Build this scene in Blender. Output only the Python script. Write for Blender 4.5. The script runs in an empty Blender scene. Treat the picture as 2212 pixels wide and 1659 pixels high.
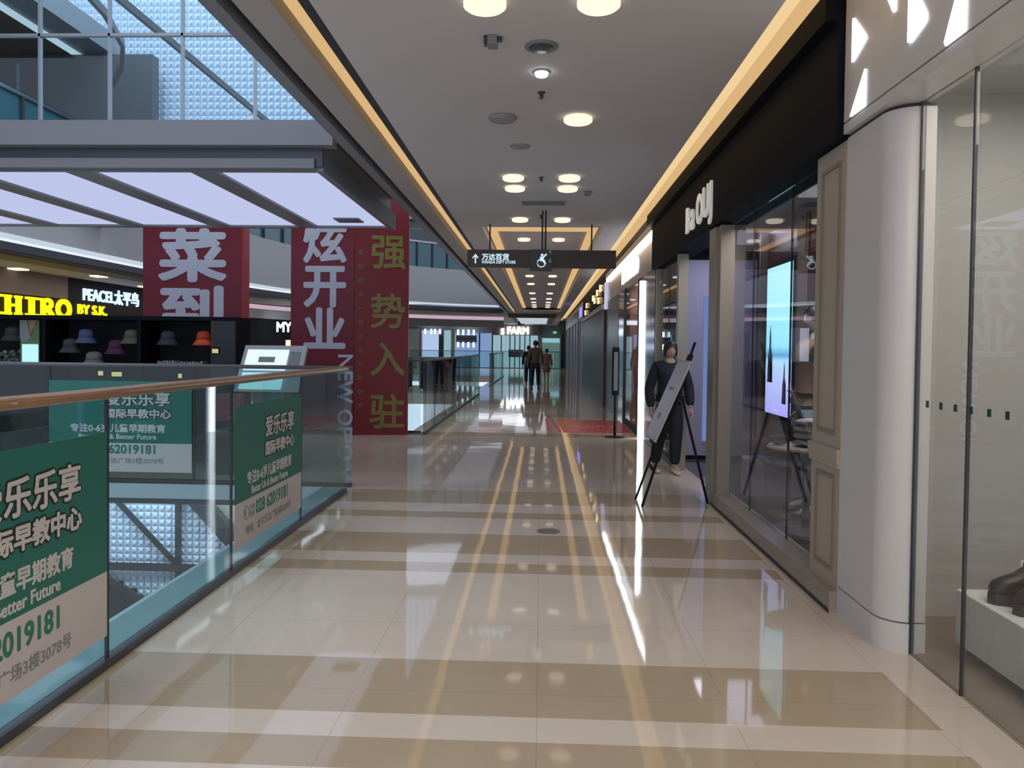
import bpy, math, random
from mathutils import Vector, Matrix
random.seed(7)
sc = bpy.context.scene
COL = sc.collection
PI = math.pi

# ------------------------------------------------------------------ camera, world, exposure, large lights
cam_d = bpy.data.cameras.new('camera'); cam = bpy.data.objects.new('camera', cam_d); COL.objects.link(cam)
cam_d.sensor_width = 36; cam_d.lens = 1600 / 2212 * 36; cam_d.shift_y = -41 / 2212
cam_d.clip_start = 0.05; cam_d.clip_end = 300
cam.matrix_world = (Matrix.Translation((0, 0, 1.5)) @ Matrix.Rotation(math.atan(62 / 1600), 4, 'Z')
                    @ Matrix.Rotation(PI / 2 - math.atan(36 / 1600), 4, 'X') @ Matrix.Rotation(0.012, 4, 'Z'))
sc.camera = cam
sc.view_settings.view_transform = 'Standard'; sc.view_settings.look = 'None'
sc.view_settings.gamma = 1; sc.view_settings.use_curve_mapping = False
sc.view_settings.exposure = 0.4
sc.cycles.max_bounces = 8; sc.cycles.transparent_max_bounces = 24
sc.cycles.sample_clamp_indirect = 4.0
sc.cycles.use_denoising = True
w = bpy.data.worlds.new('world'); sc.world = w; w.use_nodes = True
bg = w.node_tree.nodes['Background']; bg.inputs[0].default_value = (0.74, 0.81, 1.0, 1); bg.inputs[1].default_value = 0.85

def area(name, loc, rot, sx, sy, power, col=(1, 1, 1), shape='RECTANGLE'):
    d = bpy.data.lights.new(name, 'AREA'); d.shape = shape; d.size = sx
    if shape == 'RECTANGLE': d.size_y = sy
    d.energy = power; d.color = col
    o = bpy.data.objects.new(name, d); COL.objects.link(o); o.location = loc; o.rotation_euler = rot
    return o
# daylight coming down the atrium
area('atrium_skylight', (-7.5, 12, 13.5), (0, 0, 0), 8, 16, 1500, (0.75, 0.87, 1.0))
# lighting of the corridor behind the photographer
area('corridor_light_behind', (0.0, -3.2, 3.3), (0, 0, 0), 2.2, 3.0, 200, (1.0, 0.95, 0.90))

# added fill lights brightening the cladding below the crossing; no lamps seen there
area('lower_fill_light', (-7.5, 14.2, -.5), (math.radians(38), 0, 0), 7, 1.0, 150, (0.75, 0.87, 1.0))
area('lower_fill_light', (-6.0, 4.0, -4.6), (math.radians(180), 0, 0), 6, 6, 60, (0.8, 0.87, 1.0))
# row of ceiling light over the opposite gallery
area('opposite_gallery_light', (-12.4, 18, 3.3), (0, 0, 0), 1.2, 26, 90, (1.0, 0.9, 0.8))

# ------------------------------------------------------------------ materials
def mat(name, col, rough=0.5, metal=0.0, spec=0.5, emit=None, es=1.0, coat=0.0, noise=0.0, nscale=6.0, bump=0.0):
    m = bpy.data.materials.new(name); m.use_nodes = True
    nt = m.node_tree; p = nt.nodes['Principled BSDF']
    p.inputs['Base Color'].default_value = (*col, 1); p.inputs['Roughness'].default_value = rough
    p.inputs['Metallic'].default_value = metal; p.inputs['Specular IOR Level'].default_value = spec
    if coat: p.inputs['Coat Weight'].default_value = coat; p.inputs['Coat Roughness'].default_value = 0.03
    if emit:
        p.inputs['Emission Color'].default_value = (*emit, 1); p.inputs['Emission Strength'].default_value = es
    if noise or bump:
        tc = nt.nodes.new('ShaderNodeTexCoord'); nz = nt.nodes.new('ShaderNodeTexNoise')
        nz.inputs['Scale'].default_value = nscale; nz.inputs['Detail'].default_value = 5
        nt.links.new(tc.outputs['Object'], nz.inputs['Vector'])
        if noise:
            mx = nt.nodes.new('ShaderNodeMix'); mx.data_type = 'RGBA'
            mx.inputs['A'].default_value = (*[c * (1 - noise) for c in col], 1)
            mx.inputs['B'].default_value = (*[min(1, c * (1 + noise)) for c in col], 1)
            nt.links.new(nz.outputs['Fac'], mx.inputs['Factor']); nt.links.new(mx.outputs['Result'], p.inputs['Base Color'])
        if bump:
            b = nt.nodes.new('ShaderNodeBump'); b.inputs['Strength'].default_value = bump; b.inputs['Distance'].default_value = 0.01
            nt.links.new(nz.outputs['Fac'], b.inputs['Height']); nt.links.new(b.outputs['Normal'], p.inputs['Normal'])
    return m

def glass(name, tint, ior=1.45, boost=0.0):
    m = bpy.data.materials.new(name); m.use_nodes = True; nt = m.node_tree; nt.nodes.clear()
    out = nt.nodes.new('ShaderNodeOutputMaterial'); tr = nt.nodes.new('ShaderNodeBsdfTransparent'); gl = nt.nodes.new('ShaderNodeBsdfGlossy')
    fr = nt.nodes.new('ShaderNodeFresnel'); mx = nt.nodes.new('ShaderNodeMixShader'); ad = nt.nodes.new('ShaderNodeMath')
    ad.operation = 'ADD'; ad.use_clamp = True; ad.inputs[1].default_value = boost
    geo = nt.nodes.new('ShaderNodeNewGeometry'); mi = nt.nodes.new('ShaderNodeMapRange')
    mi.inputs['To Min'].default_value = ior; mi.inputs['To Max'].default_value = 1 / ior
    nt.links.new(geo.outputs['Backfacing'], mi.inputs[0]); nt.links.new(mi.outputs[0], fr.inputs['IOR'])
    tr.inputs[0].default_value = (*tint, 1); gl.inputs['Roughness'].default_value = 0.01
    nt.links.new(fr.outputs[0], ad.inputs[0]); nt.links.new(ad.outputs[0], mx.inputs[0]); nt.links.new(tr.outputs[0], mx.inputs[1])
    nt.links.new(gl.outputs[0], mx.inputs[2]); nt.links.new(mx.outputs[0], out.inputs[0])
    return m

def emis(name, col, s=1.0):
    m = bpy.data.materials.new(name); m.use_nodes = True; nt = m.node_tree; nt.nodes.clear()
    out = nt.nodes.new('ShaderNodeOutputMaterial'); e = nt.nodes.new('ShaderNodeEmission')
    e.inputs[0].default_value = (*col, 1); e.inputs[1].default_value = s; nt.links.new(e.outputs[0], out.inputs[0])
    return m

def floor_material():
    m = bpy.data.materials.new('polished_marble_bands'); m.use_nodes = True; nt = m.node_tree; N = nt.nodes; L = nt.links
    p = N['Principled BSDF']; geo = N.new('ShaderNodeNewGeometry'); sx = N.new('ShaderNodeSeparateXYZ'); L.new(geo.outputs['Position'], sx.inputs[0])
    def math_(op, a, b=None, clamp=False):
        n = N.new('ShaderNodeMath'); n.operation = op; n.use_clamp = clamp
        for i, v in enumerate((a, b)):
            if v is None: continue
            if isinstance(v, (int, float)): n.inputs[i].default_value = v
            else: L.new(v, n.inputs[i])
        return n.outputs[0]
    X, Y = sx.outputs[0], sx.outputs[1]
    def band(c, a, b): return math_('MULTIPLY', math_('GREATER_THAN', c, a), math_('LESS_THAN', c, b))
    tot = None
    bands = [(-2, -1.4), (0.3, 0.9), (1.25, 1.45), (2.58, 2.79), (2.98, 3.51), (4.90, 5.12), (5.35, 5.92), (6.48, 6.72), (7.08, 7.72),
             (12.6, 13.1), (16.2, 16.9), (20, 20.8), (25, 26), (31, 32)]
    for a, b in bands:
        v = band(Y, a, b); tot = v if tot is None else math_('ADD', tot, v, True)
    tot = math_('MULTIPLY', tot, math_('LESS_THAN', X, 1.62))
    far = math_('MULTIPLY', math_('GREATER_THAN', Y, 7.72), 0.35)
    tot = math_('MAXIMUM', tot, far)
    nz = N.new('ShaderNodeTexNoise'); nz.inputs['Scale'].default_value = 1.6; nz.inputs['Detail'].default_value = 6
    L.new(geo.outputs['Position'], nz.inputs['Vector'])
    c1 = N.new('ShaderNodeMix'); c1.data_type = 'RGBA'; c1.inputs['A'].default_value = (0.575, 0.485, 0.405, 1); c1.inputs['B'].default_value = (0.665, 0.575, 0.49, 1)
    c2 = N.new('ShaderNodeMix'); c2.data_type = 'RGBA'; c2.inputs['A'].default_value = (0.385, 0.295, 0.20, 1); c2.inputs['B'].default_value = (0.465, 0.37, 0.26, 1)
    L.new(nz.outputs['Fac'], c1.inputs['Factor']); L.new(nz.outputs['Fac'], c2.inputs['Factor'])
    mx = N.new('ShaderNodeMix'); mx.data_type = 'RGBA'; L.new(tot, mx.inputs['Factor']); L.new(c1.outputs['Result'], mx.inputs['A']); L.new(c2.outputs['Result'], mx.inputs['B'])
    # joints between slabs
    fx = math_('FRACT', math_('MULTIPLY', math_('ADD', X, 20.0), 1.25)); jx = math_('LESS_THAN', fx, 0.006)
    fy = math_('FRACT', math_('MULTIPLY', math_('ADD', Y, 20.02), 1.25)); jy = math_('LESS_THAN', fy, 0.006)
    j = math_('MULTIPLY', math_('MAXIMUM', jx, jy), 0.30)
    m2 = N.new('ShaderNodeMix'); m2.data_type = 'RGBA'; L.new(j, m2.inputs['Factor']); L.new(mx.outputs['Result'], m2.inputs['A']); m2.inputs['B'].default_value = (0.2, 0.16, 0.12, 1)
    L.new(m2.outputs['Result'], p.inputs['Base Color'])
    p.inputs['Roughness'].default_value = 0.045; p.inputs['IOR'].default_value = 1.5; p.inputs['Specular IOR Level'].default_value = 0.5
    nb = N.new('ShaderNodeTexNoise'); nb.inputs['Scale'].default_value = 2.2; nb.inputs['Detail'].default_value = 1; L.new(geo.outputs['Position'], nb.inputs['Vector'])
    b = N.new('ShaderNodeBump'); b.inputs['Strength'].default_value = 0.12; b.inputs['Distance'].default_value = 0.01
    L.new(nb.outputs['Fac'], b.inputs['Height']); L.new(b.outputs['Normal'], p.inputs['Normal'])
    return m

M = dict(
    floor=floor_material(),
    ceiling=mat('grey_plaster_ceiling', (0.60, 0.565, 0.555), 0.8, noise=0.03, nscale=2),
    beige=mat('beige_plaster', (0.42, 0.39, 0.36), 0.7),
    groove=mat('dark_groove', (0.04, 0.04, 0.05), 0.6),
    brown=mat('brown_soffit', (0.16, 0.12, 0.095), 0.6),
    darkgrey=mat('dark_grey_metal', (0.07, 0.075, 0.085), 0.35, 0.3),
    midgrey=mat('mid_grey_panel', (0.22, 0.225, 0.24), 0.45),
    lightgrey=mat('light_grey_panel', (0.42, 0.42, 0.43), 0.4),
    slabedge=mat('pale_slab_edge', (0.45, 0.55, 0.58), 0.35),
    white=mat('glossy_white_panel', (0.62, 0.59, 0.57), 0.30, noise=0.03, nscale=3),
    plinthwhite=mat('white_display_plinth', (0.72, 0.74, 0.70), 0.35),
    stone=mat('beige_stone', (0.33, 0.27, 0.215), 0.35, noise=0.18, nscale=7, bump=0.1),
    pilaster=mat('cream_lacquer', (0.42, 0.355, 0.275), 0.4),
    postbeige=mat('cream_metal_post', (0.33, 0.285, 0.235), 0.35, 0.2),
    black=mat('black_lacquer', (0.005, 0.006, 0.010), 0.7, spec=0.12),
    blackmatte=mat('black_matt', (0.007, 0.007, 0.009), 0.7, spec=0.3),
    bronze=mat('bronze_slats', (0.07, 0.058, 0.045), 0.35, 0.5),
    mirror=mat('smoked_mirror', (0.22, 0.22, 0.27), 0.12, 0.85),
    coppermirror=mat('copper_mirror_fascia', (0.55, 0.45, 0.40), 0.18, 0.7),
    chrome=mat('polished_chrome_glow', (0.88, 0.87, 0.84), 0.25, 0.6, emit=(.8, .8, .78), es=0.25),  # slight emission stands in for bright reflections on the letters
    gold=mat('polished_gold', (0.85, 0.62, 0.25), 0.2, 1.0, emit=(0.9, 0.6, 0.2), es=0.15),
    steel=mat('brushed_steel', (0.35, 0.36, 0.38), 0.3, 0.9),
    wood=mat('varnished_wood_handrail', (0.38, 0.175, 0.06), 0.3, noise=0.25, nscale=14, coat=0.3),
    handgrey=mat('grey_handrail', (0.12, 0.12, 0.125), 0.4),
    green=mat('green_print', (0.018, 0.165, 0.125), 0.5),
    pinkwhite=mat('pale_pink_print', (0.62, 0.56, 0.55), 0.5),
    printwhite=mat('white_print', (0.62, 0.60, 0.58), 0.5),
    printgreen=mat('green_lettering', (0.03, 0.20, 0.14), 0.5),
    outline=mat('black_lettering_outline', (0.015, 0.02, 0.02), 0.5),
    printgrey=mat('grey_lettering', (0.25, 0.27, 0.25), 0.5),
    red=mat('red_banner_print', (0.17, 0.010, 0.024), 0.5),
    redbright=mat('bright_red_banner_print', (0.36, 0.022, 0.035), 0.5),
    redface=mat('crimson_banner_print', (0.20, 0.009, 0.015), 0.5),
    bannerwhite=mat('pale_banner_lettering', (0.52, 0.55, 0.62), 0.5),
    olive=mat('gold_green_lettering', (0.21, 0.19, 0.035), 0.45),
    signbrown=mat('brown_sign_panel', (0.075, 0.057, 0.048), 0.35),
    signdark=mat('dark_sign_panel', (0.045, 0.043, 0.043), 0.35),
    skin=mat('skin', (0.40, 0.235, 0.165), 0.5), hair=mat('black_hair', (0.012, 0.010, 0.010), 0.45),
    clothdark=mat('navy_black_cloth', (0.008, 0.010, 0.018), 0.85), clothtaupe=mat('taupe_shirt_cloth', (0.14, 0.105, 0.09), 0.85),
    clothblue=mat('dark_trousers_cloth', (0.018, 0.018, 0.03), 0.85), clothpink=mat('dusty_pink_cloth', (0.33, 0.16, 0.15), 0.85),
    shoewhite=mat('pale_shoe_leather', (0.45, 0.42, 0.40), 0.5), shoeblack=mat('black_shoe_leather', (0.01, 0.01, 0.01), 0.35),
    eye=mat('dark_eye', (0.01, 0.008, 0.008), 0.2), lip=mat('lip', (0.28, 0.09, 0.08), 0.5),
    mannequin=mat('white_mannequin', (0.7, 0.66, 0.62), 0.4), redcloth=mat('red_dress_cloth', (0.5, 0.03, 0.05), 0.8),
    jacket=mat('brown_camouflage_cloth', (0.34, 0.22, 0.16), 0.85, noise=0.55, nscale=7),
    bag=mat('grey_backpack_cloth', (0.05, 0.05, 0.06), 0.7),
    lavender=mat('lavender_wall', (0.33, 0.31, 0.44), 0.6), darkwine=mat('dark_wine_panel', (0.07, 0.012, 0.018), 0.3),
    pinkwall=mat('salmon_wall', (0.62, 0.36, 0.33), 0.6),
    shopgrey=mat('warm_grey_shop_wall', (0.46, 0.455, 0.44), 0.6), shopfloor=mat('brown_shop_floor', (0.20, 0.15, 0.11), 0.4),
    darkfloor=mat('dark_polished_shop_floor', (0.10, 0.095, 0.10), 0.08),
    knit=mat('cream_knit_cloth', (0.55, 0.49, 0.42), 0.9), teal=mat('teal_balustrade_panel', (0.05, 0.13, 0.15), 0.2),
    darkgreen=mat('dark_green_hoarding', (0.01, 0.07, 0.05), 0.5), matred=mat('red_floor_vinyl', (0.5, 0.06, 0.06), 0.25),
    matpink=mat('pale_pink_floor_vinyl', (0.55, 0.36, 0.34), 0.25),
    emboss=mat('embossed_white_cladding', (0.62, 0.68, 0.80), 0.3),
    g_rail=glass('green_tinted_railing_glass', (0.80, 0.90, 0.89), 1.45, 0.0), g_shop=glass('clear_shop_glass', (0.88, 0.89, 0.88), 1.5, 0.02),
    g_up=glass('blue_tinted_balustrade_glass', (0.80, 0.92, 0.95)), g_dark=glass('smoked_shop_glass', (0.80, 0.82, 0.86), 1.6, 0.05),
    lamp=emis('cream_lamp_diffuser', (1.0, 0.85, 0.64), 0.95), lampdim=mat('unlit_lamp_diffuser', (0.30, 0.29, 0.29), 0.5),
    spot=emis('cold_white_spot', (0.93, 0.95, 1.0), 6.0), gold_led=emis('golden_cove_glow', (0.78, 0.50, 0.23), 0.68),  # golden emission replaces light spilled from hidden cove lamps
    gold_glow2=emis('pale_golden_cove_glow', (0.93, 0.66, 0.34), 0.72),
    ledwhite=emis('white_led_tube', (0.88, 0.93, 1.0), 6.0), ledsign=emis('white_sign_light', (0.90, 0.97, 1.0), 1.6),
    triangle=emis('white_backlit_triangle', (0.93, 0.95, 1.0), 2.5), panelblue=emis('blue_white_skylight_sheen', (0.50, 0.55, 0.80), 0.78),  # bluish emission carries the skylight mirrored in glossy soffit panels
    yellow=emis('yellow_sign_light', (1.0, 0.80, 0.01), 1.1), bluesign=emis('blue_white_sign_light', (0.45, 0.60, 1.0), 1.4),
    farsign=emis('bright_blue_white_sign_light', (0.80, 0.90, 1.0), 4.0), edgeled=emis('pale_edge_strip_light', (0.60, 0.70, 0.80), 0.7),
    pinksign=emis('pink_white_ribbon_light', (0.52, 0.38, 0.46), 0.8), signtxt=emis('pale_blue_sign_lettering', (0.55, 0.75, 0.85), 0.9),
    farwindow=emis('cold_lit_shop_window', (0.16, 0.24, 0.42), 1.0), farwindow2=emis('pale_cyan_lit_shop_window', (0.22, 0.34, 0.40), 1.0),
    farwindow3=emis('bluish_lit_display', (0.33, 0.42, 0.62), 1.0),
    kscreen=emis('pale_terminal_screen', (0.62, 0.78, 0.95), 1.0), tscreen=emis('cyan_screen', (0.40, 0.72, 0.82), 1.0),
    amber=emis('amber_dot_display', (0.8, 0.75, 0.35), 1.2), warm=emis('warm_shop_lamp', (1.0, 0.55, 0.35), 1.6), purple=emis('violet_sign_light', (0.25, 0.22, 1.0), 1.2),
    gallery=mat('pale_gallery_parapet', (0.36, 0.355, 0.35), 0.5), ledge=mat('teal_grey_ledge', (0.17, 0.30, 0.33), 0.4),
    farceil=mat('far_ceiling', (0.36, 0.36, 0.37), 0.7), cream=mat('cream_column', (0.36, 0.38, 0.33), 0.5),
    orangehat=mat('orange_red_hat_cloth', (0.45, 0.06, 0.02), 0.8, emit=(0.5, 0.06, 0.02), es=0.0),
)

def screen_material():
    m = bpy.data.materials.new('sky_picture_screen'); m.use_nodes = True; nt = m.node_tree; nt.nodes.clear()
    out = nt.nodes.new('ShaderNodeOutputMaterial'); e = nt.nodes.new('ShaderNodeEmission'); tc = nt.nodes.new('ShaderNodeTexCoord')
    s = nt.nodes.new('ShaderNodeSeparateXYZ'); r = nt.nodes.new('ShaderNodeValToRGB'); mr = nt.nodes.new('ShaderNodeMapRange')
    mr.inputs['From Min'].default_value = 0.80; mr.inputs['From Max'].default_value = 2.45
    nt.links.new(tc.outputs['Object'], s.inputs[0]); nt.links.new(s.outputs[2], mr.inputs[0]); nt.links.new(mr.outputs[0], r.inputs[0])
    cr = r.color_ramp; cr.elements[0].color = (0.42, 0.38, 0.85, 1); cr.elements[1].color = (0.50, 0.90, 1.0, 1)
    for pos, c in ((0.25, (0.50, 0.58, 0.90, 1)), (0.36, (0.42, 0.72, 0.95, 1)), (0.40, (0.10, 0.35, 0.60, 1)), (0.46, (0.30, 0.78, 0.95, 1)), (0.7, (0.42, 0.88, 0.98, 1))):
        x = cr.elements.new(pos); x.color = c
    nt.links.new(r.outputs[0], e.inputs[0]); e.inputs[1].default_value = 2.0; nt.links.new(e.outputs[0], out.inputs[0])
    return m
M['skyscreen'] = screen_material()

# ------------------------------------------------------------------ helpers
def wloc(o):
    v = Vector((0, 0, 0))
    while o: v = v + o.location; o = o.parent
    return v

class MB:
    def __init__(s): s.v = []; s.f = []
    def box(s, x0, x1, y0, y1, z0, z1):
        n = len(s.v)
        s.v += [(x, y, z) for z in (z0, z1) for y in (y0, y1) for x in (x0, x1)]
        s.f += [tuple(n + i for i in q) for q in ((0, 2, 3, 1), (4, 5, 7, 6), (0, 1, 5, 4), (2, 6, 7, 3), (0, 4, 6, 2), (1, 3, 7, 5))]
        return s
    def prism(s, poly, axis, a0, a1):
        # poly: 2D outline; axis 'x' -> (y,z), 'y' -> (x,z), 'z' -> (x,y)
        n = len(s.v); k = len(poly)
        for a in (a0, a1):
            for p, q in poly: s.v.append({'x': (a, p, q), 'y': (p, a, q), 'z': (p, q, a)}[axis])
        s.f.append(tuple(n + i for i in range(k))[::-1]); s.f.append(tuple(n + k + i for i in range(k)))
        for i in range(k): j = (i + 1) % k; s.f.append((n + i, n + j, n + k + j, n + k + i))
        return s
    def cyl(s, p0, p1, r0, r1=None, seg=12):
        r1 = r0 if r1 is None else r1; p0 = Vector(p0); p1 = Vector(p1); d = (p1 - p0).normalized()
        a = d.orthogonal().normalized(); b = d.cross(a); n = len(s.v)
        for p, r in ((p0, r0), (p1, r1)):
            for i in range(seg):
                t = 2 * PI * i / seg; s.v.append(tuple(p + a * r * math.cos(t) + b * r * math.sin(t)))
        s.f.append(tuple(n + i for i in range(seg))[::-1]); s.f.append(tuple(n + seg + i for i in range(seg)))
        for i in range(seg): j = (i + 1) % seg; s.f.append((n + i, n + j, n + seg + j, n + seg + i))
        return s
    def bar(s, p0, p1, w, h):
        p0 = Vector(p0); p1 = Vector(p1); d = (p1 - p0).normalized(); up = Vector((0, 0, 1)) if abs(d.z) < .95 else Vector((0, 1, 0))
        a = d.cross(up).normalized() * w / 2; b = a.cross(d).normalized() * h / 2; n = len(s.v)
        for p in (p0, p1):
            for u, v in ((-1, -1), (1, -1), (1, 1), (-1, 1)): s.v.append(tuple(p + a * u + b * v))
        s.f += [tuple(n + i for i in q) for q in ((0, 1, 2, 3), (7, 6, 5, 4), (0, 4, 5, 1), (1, 5, 6, 2), (2, 6, 7, 3), (3, 7, 4, 0))]
        return s
    def lathe(s, prof, c=(0, 0, 0), seg=24, sx=1.0, sy=1.0):
        n = len(s.v); k = len(prof)
        for r, z in prof:
            for i in range(seg):
                t = 2 * PI * i / seg; s.v.append((c[0] + r * sx * math.cos(t), c[1] + r * sy * math.sin(t), c[2] + z))
        for a in range(k - 1):
            for i in range(seg):
                j = (i + 1) % seg; s.f.append((n + a * seg + i, n + a * seg + j, n + (a + 1) * seg + j, n + (a + 1) * seg + i))
        s.f.append(tuple(n + i for i in range(seg))[::-1]); s.f.append(tuple(n + (k - 1) * seg + i for i in range(seg)))
        return s
    def ball(s, c, rx, ry, rz, seg=16, rings=10):
        return s.lathe([(max(1e-4, math.sin(PI * i / rings)), -math.cos(PI * i / rings) * rz) for i in range(rings + 1)], c, seg, rx, ry)
    def build(s, name, m, parent=None, smooth=False, world=True, bevel=0.0):
        off = wloc(parent) if (parent and world) else Vector((0, 0, 0))
        me = bpy.data.meshes.new(name); me.from_pydata([tuple(Vector(v) - off) for v in s.v], [], s.f); me.update()
        me.materials.append(M[m] if isinstance(m, str) else m)
        o = bpy.data.objects.new(name, me); COL.objects.link(o); o.parent = parent
        if smooth:
            for p in me.polygons: p.use_smooth = True
        if bevel:
            b = o.modifiers.new('bevel', 'BEVEL'); b.width = bevel; b.segments = 2; b.limit_method = 'ANGLE'
        return o

def tag(o, label=None, cat=None, group=None, kind=None):
    if label: o['label'] = label
    if cat: o['category'] = cat
    if group: o['group'] = group
    if kind: o['kind'] = kind
    return o
def thing(name, label, cat, loc=(0, 0, 0), group=None):
    o = bpy.data.objects.new(name, None); COL.objects.link(o); o.location = loc; o.empty_display_size = 0.1
    return tag(o, label, cat, group)
def struct(name, mb, m, **k): return tag(mb.build(name, m, **k), kind='structure')
def copy_tree(o, parent=None):
    c = o.copy(); COL.objects.link(c); c.parent = parent
    for ch in [x for x in bpy.data.objects if x.parent == o]: copy_tree(ch, c)
    return c

def text(body, size, m, name='lettering', parent=None, origin=(0, 0, 0), right=(1, 0, 0), up=(0, 0, 1), extrude=0.003, bold=0.0, sx=1.0, align='LEFT', spacing=1.0):
    """lettering as a mesh; origin = baseline start, right/up = reading and height directions"""
    cu = bpy.data.curves.new('t', 'FONT'); cu.body = body; cu.size = size; cu.extrude = extrude; cu.resolution_u = 3
    cu.align_x = align; cu.space_character = spacing
    to = bpy.data.objects.new('t', cu); COL.objects.link(to)
    dg = bpy.context.evaluated_depsgraph_get(); dg.update()
    me = bpy.data.meshes.new_from_object(to.evaluated_get(dg)); bpy.data.objects.remove(to); bpy.data.curves.remove(cu)
    r = Vector(right).normalized(); u = Vector(up).normalized(); n = r.cross(u)
    off = wloc(parent) if parent else Vector((0, 0, 0)); og = Vector(origin) - off
    if bold:   # thicken the strokes by overlaying slightly shifted copies of the glyphs
        import bmesh
        bm = bmesh.new(); k = 0
        sh = [(bold * math.cos(a), bold * math.sin(a)) for a in [PI / 4 * i for i in range(8)]] + [(0, 0)]
        if bold > .5 * size * .09: sh += [(x * .5, y * .5) for x, y in sh[:8]]
        src = me.copy()
        for dx, dy in sh:
            c = src.copy(); c.transform(Matrix.Translation((dx, dy, -.00004 * k))); bm.from_mesh(c); bpy.data.meshes.remove(c); k += 1
        bm.to_mesh(me); bm.free(); bpy.data.meshes.remove(src)
    for v in me.vertices: v.co = og + r * (v.co.x * sx) + u * v.co.y + n * v.co.z
    me.materials.clear(); me.materials.append(M[m]); me.name = name
    o = bpy.data.objects.new(name, me); COL.objects.link(o); o.parent = parent
    return o

# ------------------------------------------------------------------ setting: floors, ceilings, walls
struct('floor', MB().box(-2.28, 5.2, -6, 60.6, -0.35, 0.0).box(-11.0, -2.28, 7.72, 12.9, -0.14, 0.0).box(-11.0, -2.28, 24, 29, -0.35, 0.0)
       .box(-17, -11.0, -2, 60.6, -0.35, 0.0).box(-11.0, -2.28, 40, 60.6, -0.35, 0.0), 'floor')
struct('trim_1', MB().box(-2.31, -2.28, -6, 7.70, -0.45, 0.012).box(-11, -2.28, 7.69, 7.72, -0.14, 0.012).box(-11, -2.28, 12.9, 12.93, -0.45, 0.012), 'slabedge')
struct('trim_15', MB().box(-2.28, -2.03, -6, 7.70, .0, .012), 'ledge')
struct('trim_2', MB().box(-11, -2.31, 7.705, 7.78, -0.20, -0.14), 'darkgrey')
# corridor ceiling: flat grey board with coffer hole X -.95..+.95, Y 11.65..38
ZC = 3.4
cm = MB().box(-1.30, 1.30, -6, 11.65, ZC, ZC + .10).box(-1.30, -.95, 11.65, 38, ZC, ZC + .10).box(.95, 1.30, 11.65, 38, ZC, ZC + .10)
cm.box(-1.30, 1.30, 38, 60.6, ZC, ZC + .10)
struct('ceiling', cm, 'ceiling')
struct('ceiling.001', MB().box(-1.0, 1.0, 11.6, 38.1, ZC + .20, ZC + .3), 'ceiling')
struct('ceiling.002', MB().box(-1.90, 5.2, -6, 60.6, ZC + .30, ZC + .9), 'beige')
struct('trim_3', MB().box(-1.73, -1.52, -6, 40, ZC, ZC + .30), 'beige')
struct('trim_4', MB().box(-1.80, -1.73, -6, 40, ZC + .05, ZC + .30), 'groove')
struct('trim_5', MB().box(-1.90, -1.80, -6, 40, ZC - .02, ZC + .30), 'midgrey')
struct('trim_6', MB().box(-1.37, -1.301, -6, 40, ZC + .01, ZC + .14), 'groove')
def cove(label, boxes, m='gold_led'):  # glowing boxes in place of light spilling onto the cove surfaces
    t = thing('cove_glow_band', label, 'light strip', (boxes[0][0], boxes[0][2], boxes[0][4]))
    for b in boxes: MB().box(*b).build('glow_strip', m, t)
    return t
cove('golden band of painted cove glow in the ceiling edge along the atrium side', [(-1.52, -1.37, -6, 40, ZC + .10, ZC + .14)])
t = cove('golden band of painted cove glow above the dark and bright shopfronts on the right', [(1.30, 1.40, -6, 50, ZC + .03, ZC + .07)], 'gold_glow2')
MB().box(1.40, 1.64, -6, 50, ZC + .145, ZC + .18).build('glow_strip', 'gold_led', t)
cove('golden band of painted cove glow lining the recessed ceiling behind the hanging signs',
     [(-.95, -.80, 11.65, 38, ZC + .17, ZC + .2), (.80, .95, 11.65, 38, ZC + .17, ZC + .2), (-.80, .80, 12.75, 13.15, ZC + .17, ZC + .2)])

# ------------------------------------------------------------------ ceiling fittings
def lamp_proto():
    t = thing('ceiling_lamp', 'x', 'ceiling lamp')
    MB().lathe([(.02, 0), (.105, 0), (.118, .010), (.118, .035), (.10, .045), (.02, .045)], (0, 0, -.045), 32).build('diffuser', 'lamp', t, True, False)
    MB().lathe([(.018, 0), (.018, .02)], (0, 0, -.01), 12).build('stem', 'lightgrey', t, True, False)
    return t
proto = lamp_proto()
rows = [(1.6, .31), (4.08, .31), (6.13, .30), (8.22, .31), (8.76, .31), (10.87, .31), (14.2, .33), (17.2, .33), (21.3, .33), (23.9, .33), (27.9, .33), (31, .33), (33.4, .33), (35.4, .33), (37.2, .33)]
ordn = ['closest', 'first', 'second', 'third', 'fourth', 'fifth', 'sixth', 'seventh', 'eighth', 'ninth', 'tenth', 'eleventh', 'twelfth', 'thirteenth', 'fourteenth']
first = True
for i, (y, x) in enumerate(rows):
    for s in (-1, 1):
        if i == 2 and s == -1: continue
        o = proto if first else copy_tree(proto); first = False
        o.location = (x * s - .02, y, ZC if y < 11.65 else ZC + .2)
        side = 'left' if s < 0 else 'right'
        o['group'] = 'round cream lamps along the corridor ceiling'
        if i == 2: o['label'] = 'round cream ceiling lamp standing alone without a lit partner beside it'
        elif i == 0: o['label'] = f'{side} round cream ceiling lamp directly above the photographer'
        elif y > 11.65: o['label'] = f'{side} round cream lamp of {ordn[i-5]} pair inside the recessed ceiling, counted from the hanging signs'
        else: o['label'] = f'{side} round cream lamp of {ordn[i if i < 2 else i-1]} lit pair on the flat grey ceiling before the signs'
tag(MB().lathe([(.02, 0), (.10, 0), (.118, .02), (.118, .03)], (-.34, 6.13, ZC - .03), 28).build('ceiling_lamp', 'lampdim', None, True), 'unlit grey round ceiling lamp left of the single lit lamp', 'ceiling lamp')
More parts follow.
